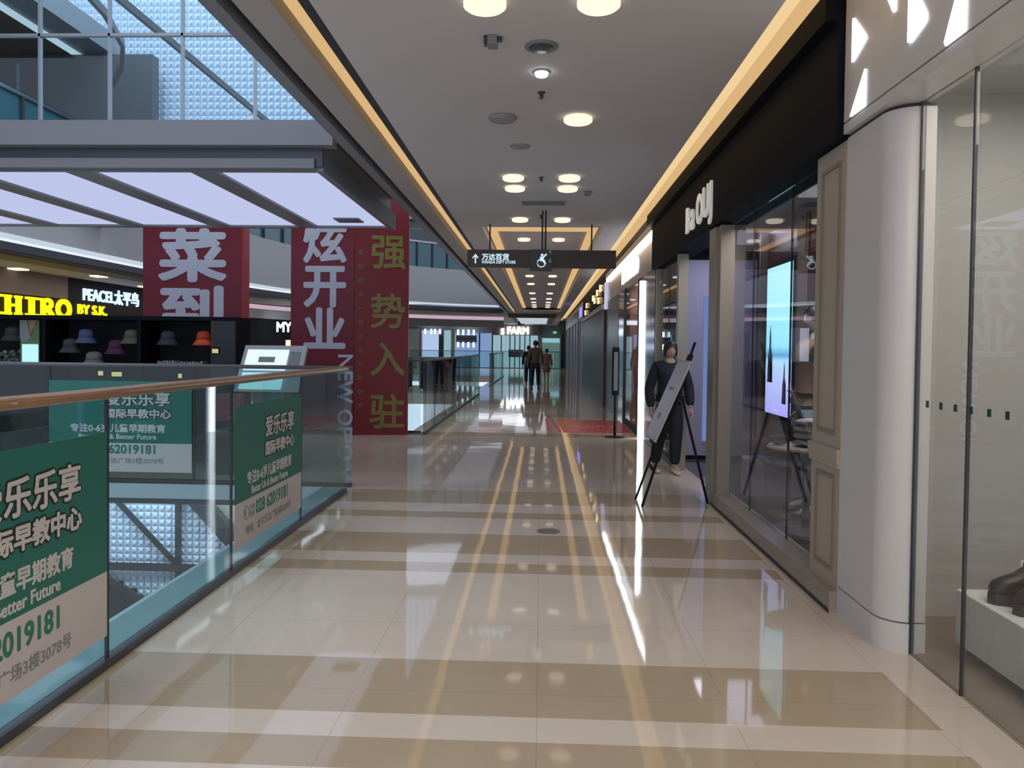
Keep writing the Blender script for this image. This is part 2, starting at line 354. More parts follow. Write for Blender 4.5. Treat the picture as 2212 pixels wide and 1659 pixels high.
t = thing('ceiling_speaker', 'round grey speaker grille set in the ceiling in front of the white spotlight', 'speaker', (-.02, 4.70, ZC))
MB().lathe([(.085, -.012), (.105, -.008), (.105, .0)], (-.02, 4.70, ZC), 28).build('rim', 'midgrey', t, True)
MB().lathe([(.02, -.018), (.078, -.014), (.085, -.008)], (-.02, 4.70, ZC), 28).build('grille', 'darkgrey', t, True)
t = thing('spotlight', 'small blindingly white downlight in the middle of the ceiling', 'spotlight', (-.02, 5.13, ZC))
MB().lathe([(.02, -.03), (.040, -.03), (.046, -.015), (.046, 0)], (-.02, 5.13, ZC), 20).build('lens', 'spot', t, True)
MB().lathe([(.047, -.01), (.060, -.006), (.060, 0)], (-.02, 5.13, ZC), 20).build('rim', 'lightgrey', t, True)
for y, lb in ((5.54, 'small dark sprinkler head just behind the white spotlight'), (8.26, 'small dark sprinkler head between the second row of ceiling lamps'), (10.6, 'dark sprinkler head beside the sign rod')):
    t = thing('sprinkler', lb, 'sprinkler', (-.02, y, ZC))
    MB().lathe([(.03, -.006), (.03, 0)], (-.02, y, ZC), 16).build('plate', 'darkgrey', t, True)
    MB().cyl((-.02, y, ZC - .05), (-.02, y, ZC), .008).cyl((-.035, y, ZC - .045), (-.028, y, ZC), .003).cyl((-.005, y, ZC - .045), (-.012, y, ZC), .003).build('nozzle', 'groove', t)
t = thing('security_camera', 'small grey camera box on the ceiling left of the round speaker', 'camera', (-.31, 4.56, ZC))
MB().box(-.35, -.29, 4.52, 4.62, ZC - .055, ZC).build('body', 'midgrey', t, bevel=.006)
MB().box(-.372, -.355, 4.53, 4.60, ZC - .045, ZC).box(-.29, -.262, 4.55, 4.59, ZC - .02, ZC).build('bracket', 'darkgrey', t)
tag(MB().lathe([(.02, -.012), (.09, -.01), (.10, 0)], (-.22, 7.0, ZC), 24).build('access_disc', 'lampdim', None, True), 'faint grey disc on the ceiling between the spotlight and second lamps', 'ceiling disc')
tag(MB().box(.50, .58, 8.95, 9.1, ZC - .035, ZC).build('detector_box', 'midgrey', None, bevel=.008), 'tiny grey detector box on the ceiling right of the paired lamps', 'detector')
t = thing('ceiling_vent', 'pale rectangular air diffuser before the hanging signs', 'vent', (.01, 9.67, ZC))
MB().box(-.26, .28, 9.5, 9.52, ZC - .015, ZC).box(-.26, .28, 9.82, 9.84, ZC - .015, ZC).box(-.28, -.26, 9.5, 9.84, ZC - .015, ZC).box(.28, .3, 9.5, 9.84, ZC - .015, ZC).build('frame', 'lightgrey', t)
v = MB()
for k in range(5): v.box(-.26, .28, 9.55 + k * .055, 9.57 + k * .055, ZC - .012, ZC)
v.build('slats', 'midgrey', t)

# hanging signs
def hang_sign(name, label, x0, x1, y, z0, z1, rods, m, ztop=ZC):
    t = thing(name, label, 'sign', ((x0 + x1) / 2, y, z0))
    MB().box(x0, x1, y, y + .10, z0, z1).build('panel', m, t, bevel=.004)
    for r in rods:
        q = MB().cyl((r, y + .05, z1), (r, y + .05, ztop), .012).build('rod', 'groove', t)
    return t
t = hang_sign('hanging_sign', 'long brown hanging direction sign with white arrow across the corridor', -1.14, 1.12, 11.3, 2.73, 3.0, (-.80, .75), 'signbrown')
MB().prism([(-1.06, 2.88), (-1.015, 2.935), (-.97, 2.88), (-.97, 2.86), (-1.005, 2.895), (-1.005, 2.79), (-1.025, 2.79), (-1.025, 2.895), (-1.06, 2.86)], 'y', 11.294, 11.2995).build('arrow', 'signtxt', t)
text('万达百货', .105, 'signtxt', 'lettering', t, (-.92, 11.297, 2.85), bold=.003)
text('WANDA DEPT STORE', .062, 'signtxt', 'lettering', t, (-.92, 11.297, 2.79), bold=.001, sx=.85)
t = hang_sign('hanging_sign', 'small dark hanging pictogram sign in front of the long brown one', -.17, .14, 10.2, 2.57, 2.86, (.00, .045), 'signdark')
p = MB().lathe([(.015, -.003), (.015, .003)], (0, 0, 0), 14)
fig = MB().ball((.0, 10.19, 2.785), .018, .004, .018).box(-.028, .02, 10.188, 10.196, 2.70, 2.762).bar((.0, 10.192, 2.735), (.06, 10.192, 2.80), .008, .02).bar((.01, 10.192, 2.71), (.05, 10.192, 2.66), .008, .02)
for k in range(16):
    a0, a1 = 2 * PI * k / 16, 2 * PI * (k + 1) / 16
    if k in (3, 4): continue
    fig.bar((-.01 + .055 * math.cos(a0), 10.192, 2.675 + .055 * math.sin(a0)), (-.01 + .055 * math.cos(a1), 10.192, 2.675 + .055 * math.sin(a1)), .006, .012)
fig.build('pictogram', 'signtxt', t)
for z in (2.835, 2.71): MB().box(.095, .125, 10.188, 10.199, z - .03, z + .02).build('symbol', 'pilaster', t)

# ------------------------------------------------------------------ railings
HR = 1.27
def railing(label, p0, p1, joints, hand='wood', top=HR, z0=0.0, gm='g_rail', name='glass_railing', hw=.065):
    p0 = Vector(p0); p1 = Vector(p1); d = (p1 - p0); L = d.length; d.normalize(); nn = Vector((-d.y, d.x, 0))
    t = thing(name, label, 'railing', (p0.x, p0.y, z0))
    MB().bar((p0.x, p0.y, z0 + .02), (p1.x, p1.y, z0 + .02), .05, .04).build('base_channel', 'darkgrey', t)
    js = [0.0] + joints + [L]
    for a, b in zip(js[:-1], js[1:]):
        q = p0 + d * (a + .006); r = p0 + d * (b - .006)
        MB().bar((q.x, q.y, (z0 + .04 + top) / 2), (r.x, r.y, (z0 + .04 + top) / 2), .014, top - .04 - z0 - .03).build('glass_panel', gm, t)
        if a > 0:
            e = p0 + d * a; MB().bar((e.x, e.y, z0 + .04), (e.x, e.y, top - .03), .012, .018).build('joint_seal', 'groove', t)
    # handrail: rounded profile
    mb = MB(); n0 = len(mb.v); seg = 12
    for p in (p0, p1):
        for i in range(seg):
            a = 2 * PI * i / seg; mb.v.append((p.x + nn.x * math.cos(a) * hw / 2, p.y + nn.y * math.cos(a) * hw / 2, top + math.sin(a) * hw * .42))
    mb.f.append(tuple(range(seg))); mb.f.append(tuple(range(2 * seg - 1, seg - 1, -1)))
    for i in range(seg): j = (i + 1) % seg; mb.f.append((i, i + seg, j + seg, j))
    mb.build('handrail', hand, t, True)
    return t
railing('clear glass railing with brown wooden handrail along the near atrium edge', (-2.0, -4), (-2.0, 7.52), [1.77, 3.16, 4.55, 5.95, 7.34, 8.72, 10.12])
railing('glass railing with grey handrail crossing behind the far end of the near railing', (-2.0, 7.80), (-10.9, 7.80), [1.71, 3.3, 4.9, 6.5, 8.1], 'handgrey', hw=.05)
railing('glass railing continuing along the corridor beyond the red pillars', (-2.0, 12.6), (-2.0, 24.0), [1.39, 2.78, 4.17, 5.56, 6.95, 8.34, 9.73], 'handgrey', hw=.055)
railing('distant glass railing beside the corridor beyond the second crossing', (-2.0, 29.0), (-2.0, 40.0), [2.2, 4.4, 6.6, 8.8], 'handgrey', hw=.055)
railing('farthest glass railing running across in front of the lit end shops', (-10.0, 56.0), (3.4, 56.0), [2.2, 4.4, 6.6, 8.8, 11], 'handgrey', hw=.055)
railing('glass railing along the back edge of the crossing behind the red pillars', (-2.08, 12.86), (-10.9, 12.86), [2.2, 4.4, 6.6], 'handgrey', hw=.05)

# posters on the glass ----------------------------------------------------------------
def poster(label, origin, right, W, z0=.15, z1=1.095):
    """green and pink-white poster; origin = lower-left corner seen by the reader"""
    r = Vector(right); n = r.cross(Vector((0, 0, 1))); og = Vector((origin[0], origin[1], 0))
    t = thing('poster', label, 'poster', (origin[0], origin[1], z0))
    def P(u, z, d=0.0): v = og + r * u + n * d; return (v.x, v.y, z)
    def quad(name, m, u0, u1, a, b, d0, d1):
        mb = MB(); mb.v = [P(u, z, d) for d in (d0, d1) for (u, z) in ((u0, a), (u1, a), (u1, b), (u0, b))]
        mb.f = [(0, 3, 2, 1), (4, 5, 6, 7), (0, 1, 5, 4), (1, 2, 6, 5), (2, 3, 7, 6), (3, 0, 4, 7)]
        return mb.build(name, m, t)
    zs = z0 + .30 * (z1 - z0) / .945
    gf = quad('green_field', 'green', 0, W, zs, z1, 0, .003)
    wf = quad('white_field', 'pinkwhite', 0, W, z0, zs, 0, .003)
    k = W / 1.36
    def T(s, size, u, z, m, bold=0, sx=1., d=.004): return text(s, size, m, 'lettering', gf if z > .46 else wf, P(u * k, z, d), right, extrude=.0006, bold=bold, sx=sx * k)
    for s, size, z in (('爱乐乐享', .158, .85), ('国际早教中心', .106, .71)):
        o = T(s, size, .53, z, 'outline', bold=.013, d=.0045); T(s, size, .53, z, 'printwhite', bold=.004, d=.0065)
    T('专注0-6岁儿童早期教育', .095, .20, .555, 'printwhite', bold=.003, sx=.93)
    T('Better Us & Better Future', .075, .28, .475, 'printwhite', bold=.002, sx=.93)
    T('028 62019181', .130, .36, .32, 'printgreen', bold=.004, sx=.90)
    T('咨询\n热线', .045, .25, .365, 'printgrey')
    T('地址：金牛万达广场3楼3078号', .068, .18, .215, 'printgrey', bold=.001)
    ph = MB()
    c = Vector(P(.19 * k, .36, .004))
    for i in range(20):
        a0, a1 = 2 * PI * i / 20, 2 * PI * (i + 1) / 20
        ph.bar(c + r * .045 * math.cos(a0) + Vector((0, 0, .045 * math.sin(a0))), c + r * .045 * math.cos(a1) + Vector((0, 0, .045 * math.sin(a1))), .002, .004)
    for i in range(5):
        a0, a1 = PI * .75 + PI * .5 * i / 5, PI * .75 + PI * .5 * (i + 1) / 5
        ph.bar(c + r * (.012 + .03 * math.cos(a0)) + Vector((0, 0, .03 * math.sin(a0))), c + r * (.012 + .03 * math.cos(a1)) + Vector((0, 0, .03 * math.sin(a1))), .002, .011)
    ph.build('telephone_symbol', 'printgreen', wf)
    return t
poster('big green and white printed poster on the nearest railing pane, cut by the picture edge', (-1.990, 1.98), (0, 1, 0), 1.34)
poster('green and white printed poster on the railing pane nearer the red pillars', (-1.990, 4.75), (0, 1, 0), 1.34)
poster('green and white printed poster on the crossing railing, seen through the near glass', (-5.30, 7.790), (1, 0, 0), 1.57, .12, 1.10)

# ------------------------------------------------------------------ red pillars
t = thing('banner_pillar', 'broad red wrapped pillar with two large pale characters behind the hat display', 'pillar', (-5.95, 12.4, 0))
MB().box(-6.78, -5.105, 12.47, 12.66, 0, 4.4).build('core', 'beige', t)
fb = MB().box(-6.82, -5.09, 12.45, 12.469, 0, 4.3).build('front_banner', 'red', t)
MB().box(-5.10, -5.055, 12.44, 12.66, 0, 4.3).build('side_banner', 'redbright', t)
for ch, z in (('菜', 2.67), ('到', 1.71)): text(ch, .93, 'bannerwhite', 'lettering', fb, (-6.56, 12.447, z), bold=.032, sx=1.30)
t = thing('banner_pillar', 'tall red wrapped pillar with pale and golden green characters at the bridge edge', 'pillar', (-3.2, 12.7, 0))
mb = MB(); mb.prism([(-4.22, 12.44), (-3.18, 12.44), (-2.30, 12.58), (-2.30, 12.80), (-4.22, 12.80)], 'z', 0, 4.4); mb.build('core', 'beige', t)
fb = MB().prism([(-4.24, 12.40), (-3.16, 12.40), (-3.16, 12.43), (-4.24, 12.43)], 'z', 0, 4.3).build('front_banner', 'red', t)
sb = MB().prism([(-3.155, 12.40), (-2.26, 12.545), (-2.27, 12.575), (-3.16, 12.43)], 'z', 0, 4.3).build('side_banner', 'redface', t)
for ch, z in (('炫', 2.98), ('开', 2.24), ('业', 1.50)): text(ch, .76, 'bannerwhite', 'lettering', fb, (-4.04, 12.397, z), bold=.024, sx=1.0)
text('NEW OPEN', .36, 'bannerwhite', 'lettering', fb, (-3.42, 12.397, 1.38), (0, 0, -1), (1, 0, 0), bold=.006)
dr = Vector((.895, .145, 0)).normalized()
for ch, z in (('强', 2.88), ('势', 1.87), ('入', 1.06), ('驻', .17)):
    p = Vector((-2.90, 12.438, z)); text(ch, .62, 'olive', 'lettering', sb, tuple(p), tuple(dr), bold=.012, sx=.98)
for k, ch in enumerate('服相聚中一湘会来的用全湘'):
    p = Vector((-3.10, 12.405, 3.05 - k * .235)); text(ch, .10, 'olive', 'lettering', sb, tuple(p), tuple(dr))

# ------------------------------------------------------------------ upper bridge over the crossing
struct('ceiling.003', MB().box(-12, -2.42, 7.85, 11.75, 3.42, 3.85), 'lightgrey')
struct('trim_7', MB().box(-12, -2.2, 7.70, 7.86, 3.60, 3.86), 'midgrey')
struct('trim_8', MB().box(-12, -2.34, 7.82, 7.85, 3.40, 3.60), 'darkgrey')
struct('trim_9', MB().box(-2.42, -2.34, 7.85, 11.80, 3.36, 3.60).box(-12, -2.42, 7.78, 7.86, 3.38, 3.48), 'midgrey')
struct('trim_10', MB().box(-12, -1.9, 7.86, 11.8, 3.86, 3.9), 'midgrey')
# glossy soffit panels between slim ribs, reflected skylight given as emission
names5 = ['nearest the corridor', 'second from the corridor', 'third from the corridor', 'fourth from the corridor', 'fifth from the corridor', 'leftmost, cut by the picture edge']
for i in range(6):
    x1 = -2.44 - 1.40 * i; x0 = x1 - 1.11
    t = thing('soffit_sheen_panel', 'bluish glossy panel with skylight sheen painted as glow under the upper bridge, ' + names5[i], 'light panel', ((x0 + x1) / 2, 9.8, 3.40), 'glossy panels with painted skylight sheen under the upper bridge')
    MB().box(x0, x1, 7.98, 11.62, 3.405, 3.42).build('diffuser', 'panelblue', t)  # no lamp: the face glows as if reflecting the skylight
    MB().box(x0 - .29, x0, 7.9, 11.72, 3.375, 3.42).box(x0, x1, 11.62, 11.72, 3.375, 3.42).box(x0, x1, 7.90, 7.98, 3.375, 3.42).build('frame', 'midgrey', t)
tag(MB().box(-3.10, -2.72, 10.9, 11.25, 3.385, 3.404).build('vent_grille', 'midgrey'), 'small grey grille in the bridge soffit panel nearest the corridor', 'vent')
# balustrade on the bridge
t = thing('glass_balustrade', 'tall blue tinted glass balustrade standing on the upper bridge', 'balustrade', (-6, 7.8, 3.86))
jx = [-2.2, -3.05, -3.83, -4.62, -5.38, -6.2, -7.0]
for a, b in zip(jx[1:], jx[:-1]):
    MB().box(a + .01, b - .01, 7.77, 7.785, 3.86, 4.76).build('glass_panel', 'g_up', t)
    MB().box(a + .01, b - .01, 7.77, 7.785, 4.79, 6.2).build('glass_panel', 'g_up', t)
    MB().box(a - .012, a + .012, 7.755, 7.80, 3.86, 6.2).build('mullion', 'steel', t)
MB().box(-7.0, -2.2, 7.755, 7.80, 4.76, 4.79).build('transom', 'steel', t)

# ------------------------------------------------------------------ atrium: embossed cladding, upper galleries
def embossed(name, label, x0, x1, z0, z1, y, pitch, depth=.085, skip=None):
    mb = MB(); nx = int((x1 - x0) / pitch); nz = int((z1 - z0) / pitch)
    for i in range(nx):
        for k in range(nz):
            a, b = x0 + i * pitch, z0 + k * pitch
            if skip and skip(a + pitch / 2, b + pitch / 2): continue
            n = len(mb.v)
            mb.v += [(a, y, b), (a + pitch * .97, y, b), (a + pitch * .97, y, b + pitch), (a, y, b + pitch), (a + pitch * .90, y - depth, b + pitch * .58)]
            mb.f += [(n, n + 1, n + 4), (n + 1, n + 2, n + 4), (n + 2, n + 3, n + 4), (n + 3, n, n + 4)]
    return mb.build(name, 'emboss')
t = thing('embossed_cladding', 'tall pale cladding of small embossed wedges above the upper bridge', 'wall cladding', (-7, 18, 0))
o = embossed('upper_cladding', '', -13, -1.9, 4.6, 13, 17.9, .165); o.parent = t; o.data.transform(Matrix.Translation(-wloc(t)))
t = thing('embossed_cladding', 'pale embossed wedge cladding seen below the crossing through the railing glass', 'wall cladding', (-7, 16, -6))
o = embossed('lower_cladding', '', -11.0, -3.4, -7.0, -.6, 15.9, .155, skip=lambda x, z: ((x + z > -9.35 and z > -3.3) or x + z > -9.9 and z < -3.3 or z < -3.75 - .57 * (x + 9.3))); o.parent = t; o.data.transform(Matrix.Translation(-wloc(t)))
struct('wall_atrium', MB().box(-17, -2.0, 18.0, 18.2, 4.4, 14).box(-17, -2.3, 16.0, 16.2, -7.5, -.45), 'darkgrey')
MB().box(-7.9, -7.78, 15.72, 15.78, -6, -.7).build('upright', 'darkgrey', t); MB().box(-10.5, -6.0, 15.7, 15.76, -3.44, -3.28).build('crossbeam', 'darkgrey', t)
MB().bar((-10.0, 15.74, -1.1), (-7.8, 15.74, -3.36), .05, .11).build('diagonal', 'darkgrey', t); MB().bar((-10.6, 15.74, -2.98), (-7.4, 15.74, -4.80), .05, .14).build('diagonal', 'darkgrey', t)
tag(MB().bar((-7.75, 15.6, -1.4), (-5.6, 15.6, -3.7), .22, .34).build('girder', 'darkgrey'), 'dark sloping girder edging the lower embossed cladding', 'girder')
struct('wall_atrium.001', MB().box(-7.2, -2.4, 15.9, 15.98, -5, -.6), 'cream')
struct('floor.001', MB().box(-17, 5, -6, 40, -5.2, -5.0), 'midgrey')
# opposite gallery edge: swept along a path
path = [(-11, -2), (-11, 10), (-11, 20), (-10.6, 26), (-9.4, 31), (-7.4, 35), (-4.8, 37.6), (-1.95, 39.0)]
def sweep(profile, path_=path):
    mb = MB(); k = len(profile)
    for i, (x, y) in enumerate(path_):
        a = Vector(path_[max(0, i - 1)]); b = Vector(path_[min(len(path_) - 1, i + 1)]); d = (b - a).normalized(); n = Vector((-d.y, d.x))
        for u, z in profile: mb.v.append((x + n.x * u, y + n.y * u, z))   # u>0: away from the atrium
    for i in range(len(path_) - 1):
        for j in range(k):
            jj = (j + 1) % k; mb.f.append((i * k + j, (i + 1) * k + j, (i + 1) * k + jj, i * k + jj))
    mb.f.append(tuple(range(k))); mb.f.append(tuple(range(len(path_) * k - 1, (len(path_) - 1) * k - 1, -1)))
    return mb
def smooth_path(p, n=4):
    out = []
    for i in range(len(p) - 1):
        p0, p1, p2, p3 = [Vector(p[max(0, min(len(p) - 1, i + q))]) for q in (-1, 0, 1, 2)]
        for s in range(n):
            u = s / n; out.append(tuple(.5 * (2 * p1 + (p2 - p0) * u + (2 * p0 - 5 * p1 + 4 * p2 - p3) * u * u + (3 * p1 - p0 - 3 * p2 + p3) * u ** 3)))
    return out + [p[-1]]
SP = smooth_path(path)
struct('wall_gallery', sweep([(0, 3.75), (.25, 3.75), (.25, 5.5), (0, 5.5)], SP), 'gallery')
struct('trim_11', sweep([(0.02, 3.42), (.5, 3.42), (.5, 3.58), (.02, 3.58)], SP), 'groove')
o = tag(sweep([(-.02, 3.655), (.10, 3.655), (.10, 3.745), (-.02, 3.745)], SP).build('edge_light', 'edgeled'), 'thin pale light line curving along the opposite gallery edge', 'light strip')
struct('ceiling.004', sweep([(.3, 3.38), (5.5, 3.38), (5.5, 3.42), (.3, 3.42)], SP), 'beige')
struct('trim_12', sweep([(0.3, 3.36), (1.1, 3.36), (1.1, 3.40), (.3, 3.40)], SP), 'brown')
struct('wall_gallery.001', sweep([(3.2, 5.5), (3.4, 5.5), (3.4, 9.5), (3.2, 9.5)], SP), 'darkgrey')
t = thing('gallery_railing', 'dark teal glass railing along the upper gallery opposite', 'railing', (-11, 20, 5.5))
sweep([(.05, 5.5), (.09, 5.5), (.09, 6.7), (.05, 6.7)], SP).build('glass_panel', 'teal', t)
sweep([(.0, 6.7), (.12, 6.7), (.12, 6.78), (.0, 6.78)], SP).build('handrail', 'steel', t)
for i in range(2, len(SP), 1):
    x, y = SP[i]; MB().box(x - .03, x + .03, y - .03, y + .03, 5.5, 6.7).build('post', 'groove', t)
struct('ceiling.005', MB().box(-17, -10.3, -2, 30, 8.4, 8.9), 'midgrey')
o = tag(MB().box(-11.2, -11.05, -2, 17.5, 8.33, 8.4).build('edge_light', 'edgeled'), 'pale light strip under the high upper gallery seen through the bridge glass', 'light strip')
struct('ceiling.006', MB().box(-17, -11.2, -2, 30, 8.36, 8.4), 'brown')
tag(MB().bar((-5.0, 8.5, 5.55), (-5.0, 17.8, 5.55), .05, .09).build('cable_tray', 'darkgrey'), 'thin dark beam crossing in front of the embossed cladding, upper level', 'beam')
tag(sweep([(0, 6.6), (.07, 6.6), (.07, 6.72), (0, 6.72)], [(-8.6, 14.5), (-7.9, 13.6), (-7.3, 12.6), (-6.9, 11.4), (-6.65, 10), (-6.5, 8.6)]).build('curved_handrail', 'darkgrey'), 'dark curved rail seen through the upper bridge glass', 'rail')
tag(MB().box(-12.4, -9.2, 17.2, 17.5, 5.0, 8.3).build('column_block', 'darkgrey'), 'dark slate block behind the upper bridge glass at far left', 'wall block')
# opposite side shops (X = -13.5)
struct('wall_left', MB().box(-13.9, -13.5, -2, 38, 0, 3.38), 'blackmatte')
struct('wall_left.001', MB().box(-13.5, -13.46, 12, 20.6, 2.75, 3.38), 'brown')
text_root = thing('shop_sign', 'large glowing yellow serif letter sign on the opposite shops', 'sign', (-13.4, 18, 2.2))
R_ = (0, 1, 0)
def serif(chars, y0, z0, h, wl, gap, m, parent, th=.10):
    """slab-serif letters facing +X, read along +Y"""
    y = y0
    for c in chars:
        mb = MB()
        def bx(u0, u1, v0, v1): mb.box(-13.47, -13.40, y + u0 * wl, y + u1 * wl, z0 + v0 * h, z0 + v1 * h)
        s = .13
        w_ = 1.0
        if c in 'I': bx(.15, .85, 0, s); bx(.15, .85, 1 - s, 1); bx(.36, .64, 0, 1)
        if c in 'H':
            for a in (.0, .62): bx(a, a + .38, 0, s); bx(a, a + .38, 1 - s, 1); bx(a + .08, a + .32, 0, 1)
            bx(.2, .8, .43, .57)
        if c in 'R':
            bx(0, .45, 0, s); bx(0, .4, 1 - s, 1); bx(.1, .34, 0, 1)
            for k in range(10):
                a0 = -PI / 2 + PI * k / 10; a1 = -PI / 2 + PI * (k + 1) / 10
                mb.bar((-13.435, y + (.45 + .32 * math.cos(a0)) * wl, z0 + (.72 + .21 * math.sin(a0)) * h), (-13.435, y + (.45 + .32 * math.cos(a1)) * wl, z0 + (.72 + .21 * math.sin(a1)) * h), .07, .11)
            bx(.3, .48, .45, .57); bx(.3, .48, .87, 1.0); mb.bar((-13.435, y + .5 * wl, z0 + .48 * h), (-13.435, y + .85 * wl, z0 + .06 * h), .07, .13); bx(.7, 1.05, 0, s)
        if c in 'OC':
            for k in range(20):
                if c == 'C' and k in (0, 19, 18): continue
                a0 = 2 * PI * k / 20; a1 = 2 * PI * (k + 1) / 20
                mb.bar((-13.435, y + (.5 + .42 * math.cos(a0)) * wl, z0 + (.5 + .44 * math.sin(a0)) * h), (-13.435, y + (.5 + .42 * math.cos(a1)) * wl, z0 + (.5 + .44 * math.sin(a1)) * h), .07, .13)
        mb.build('letter', m, parent)
        y += wl * (1 if c != 'I' else .9) + gap
serif('CHIHIRO', 16.05, 2.20, .50, .62, .07, 'yellow', text_root)
t = thing('shop_sign', 'small glowing yellow BY S.K. lettering beside the large yellow sign', 'sign', (-13.4, 22, 2.3))
text('BY S.K.', .38, 'yellow', 'lettering', t, (-13.478, 21.05, 2.37), R_, extrude=.02, bold=.012, sx=1.3)
t = thing('shop_sign', 'glowing blue white shop lettering above the small yellow sign', 'sign', (-13.4, 22, 2.6))
text('PEACEL太平鸟', .48, 'bluesign', 'lettering', t, (-13.475, 21.3, 2.78), R_, extrude=.02, bold=.012, sx=1.0)
for k, (y, u) in enumerate([(15.2, 1.2), (18.2, 1.8), (20, .8), (23.5, 1.4)]):
    tag(MB().box(-11.5 - u - .16, -11.5 - u + .16, y, y + .35, 3.34, 3.38).build('ceiling_lamp', 'lamp'),
        ['cream lamp in the opposite gallery soffit, leftmost one', 'cream lamp in the opposite gallery soffit, second from left', 'cream lamp in the opposite gallery soffit, third from left', 'cream lamp in the opposite gallery soffit beside the red pillar'][k],
        'ceiling lamp', 'lamps in the opposite gallery soffit')
# curved sign ribbon and shop further round
rib = smooth_path([(-13.4, 26), (-12.6, 33), (-10, 38.5), (-6, 42), (-2.2, 43.5)])
tag(sweep([(0, 3.14), (.1, 3.14), (.1, 3.33), (0, 3.33)], rib).build('ribbon_sign', 'pinksign'), 'long pinkish glowing sign ribbon over the far curved shops', 'sign')
struct('wall_left.002', sweep([(.12, 0), (.4, 0), (.4, 3.38), (.12, 3.38)], rib[:9]), 'blackmatte')
struct('trim_13', sweep([(0.0, 2.72), (.12, 2.72), (.12, 3.12), (.0, 3.12)], rib), 'lightgrey')
t = thing('shop_sign', 'small blue white glowing sign between the two red pillars', 'sign', (-11.3, 33, 2.5))
text('MY BOB', .62, 'farsign', 'lettering', t, (-11.95, 33.0, 2.13), (.93, .36, 0), extrude=.03, bold=.02, sx=.78)
MB().box(-11.4, -10.8, 32.7, 32.9, 1.35, 1.75).build('lamp_box', 'warm', t)
t = thing('display_mannequin', 'pale coated display figure under the blue white sign', 'mannequin', (-10.4, 32.2, 0))
MB().lathe([(.1, 0), (.16, .9), (.2, 1.1), (.26, 1.35), (.22, 1.5), (.07, 1.55), (.1, 1.68), (.02, 1.8)], (-10.35, 32.2, 0), 16, 1, .6).build('body', 'pinkwall', t, True)

# ------------------------------------------------------------------ hat display on the crossing
KX0, KX1, KY = -7.6, -3.72, 8.9
t = thing('display_cabinet', 'wide black open hat display cabinet standing on the crossing', 'display cabinet', (-5.6, 9.1, 0))
MB().box(KX0, KX1, KY + .45, KY + .50, 0, 1.84).build('back_panel', 'blackmatte', t)
MB().box(KX0, KX1, KY - .02, KY + .45, 1.79, 1.84).build('top_board', 'black', t)
for x in (KX0, -6.15, -4.95, KX1 - .05): MB().box(x, x + .05, KY, KY + .45, 0, 1.79).build('upright', 'black', t)
for z in (.55, .95, 1.20): MB().box(KX0, KX1, KY, KY + .45, z, z + .025).build('shelf', 'black', t)
MB().box(KX1 - .30, KX1, KY - .02, KY, .0, 1.79).build('side_board', mat('dark_slate_board', (.008, .009, .012), .5), t)
def hat(label, x, z, m, s=1.0, y=KY + .12):
    t = thing('bucket_hat', label, 'hat', (x, y, z), 'bucket hats on the black display')
    MB().lathe([(.135 * s, 0), (.14 * s, .005), (.095 * s, .065), (.09 * s, .075)], (x, y, z), 22, 1.0, .85).build('brim', m, t, True)
    MB().lathe([(.093 * s, .07), (.082 * s, .15), (.05 * s, .175), (.005, .18)], (x, y, z), 22, 1.0, .85).build('crown', m, t, True)
def hm(n, c): M[n] = mat(n, c, .85); return n
hats = [(-6.60, 1.52, hm('dark_grey_hat_cloth', (0.0385, 0.0385, 0.033)), 'dark grey bucket hat left of the colourful poster'),
        (-5.66, 1.50, hm('blue_hat_cloth', (0.0715, 0.0935, 0.198)), 'muted blue bucket hat in the top row'),
        (-5.86, 1.38, hm('charcoal_hat_cloth', (0.0495, 0.0495, 0.055)), 'charcoal bucket hat below left of the blue one'),
        (-5.28, 1.37, hm('plum_hat_cloth', (0.0825, 0.0193, 0.066)), 'plum purple bucket hat below right of the blue one'),
        (-5.08, 1.50, hm('olive_hat_cloth', (0.11, 0.11, 0.0715)), 'pale olive bucket hat in the top row'),
        (-4.62, 1.49, hm('slate_hat_cloth', (0.044, 0.044, 0.0605)), 'dim slate bucket hat in the top row'),
        (-4.17, 1.49, 'orangehat', 'bright orange red bucket hat at the right of the top row'),
        (-5.56, 1.22, hm('pale_grey_hat_cloth', (0.165, 0.165, 0.154)), 'pale grey bucket hat on the middle shelf'),
        (-6.85, 1.24, hm('stone_hat_cloth', (0.11, 0.1045, 0.099)), 'stone grey bucket hat at the left edge of the middle shelf')]
for x, z, m, lb in hats: hat(lb, x, z, m, 1.0 if 'pale grey' not in lb else 1.1)
d = bpy.data.lights.new('display_lamp', 'SPOT'); d.energy = 14; d.spot_size = .35; d.color = (1, .8, .6); d.shadow_soft_size = .02
l = bpy.data.objects.new('display_lamp', d); COL.objects.link(l); l.location = (-4.05, 8.6, 2.6)
l.rotation_euler = (Vector((-4.15, 9.0, 1.6)) - Vector(l.location)).to_track_quat('-Z', 'Y').to_euler()
t = thing('picture_board', 'green orange and grey abstract picture board in the hat display', 'picture', (-6.3, KY, 1.2))
MB().box(-6.47, -6.23, KY + .07, KY + .09, 1.22, 1.78).build('board', mat('sage_green_board', (.10, .17, .07), .5), t)
MB().prism([(-6.47, 1.78), (-6.38, 1.78), (-6.33, 1.55), (-6.42, 1.50), (-6.47, 1.55)], 'y', KY + .06, KY + .07).build('grey_shape', 'midgrey', t)
MB().prism([(-6.36, 1.78), (-6.25, 1.78), (-6.33, 1.60)], 'y', KY + .06, KY + .07).build('orange_shape', mat('ochre_print', (.35, .17, .06), .5), t)
tag(MB().box(-6.42, -6.23, KY + .03, KY + .055, 1.22, 1.48).build('small_screen', 'tscreen'), 'small bright cyan screen below the abstract picture', 'screen')
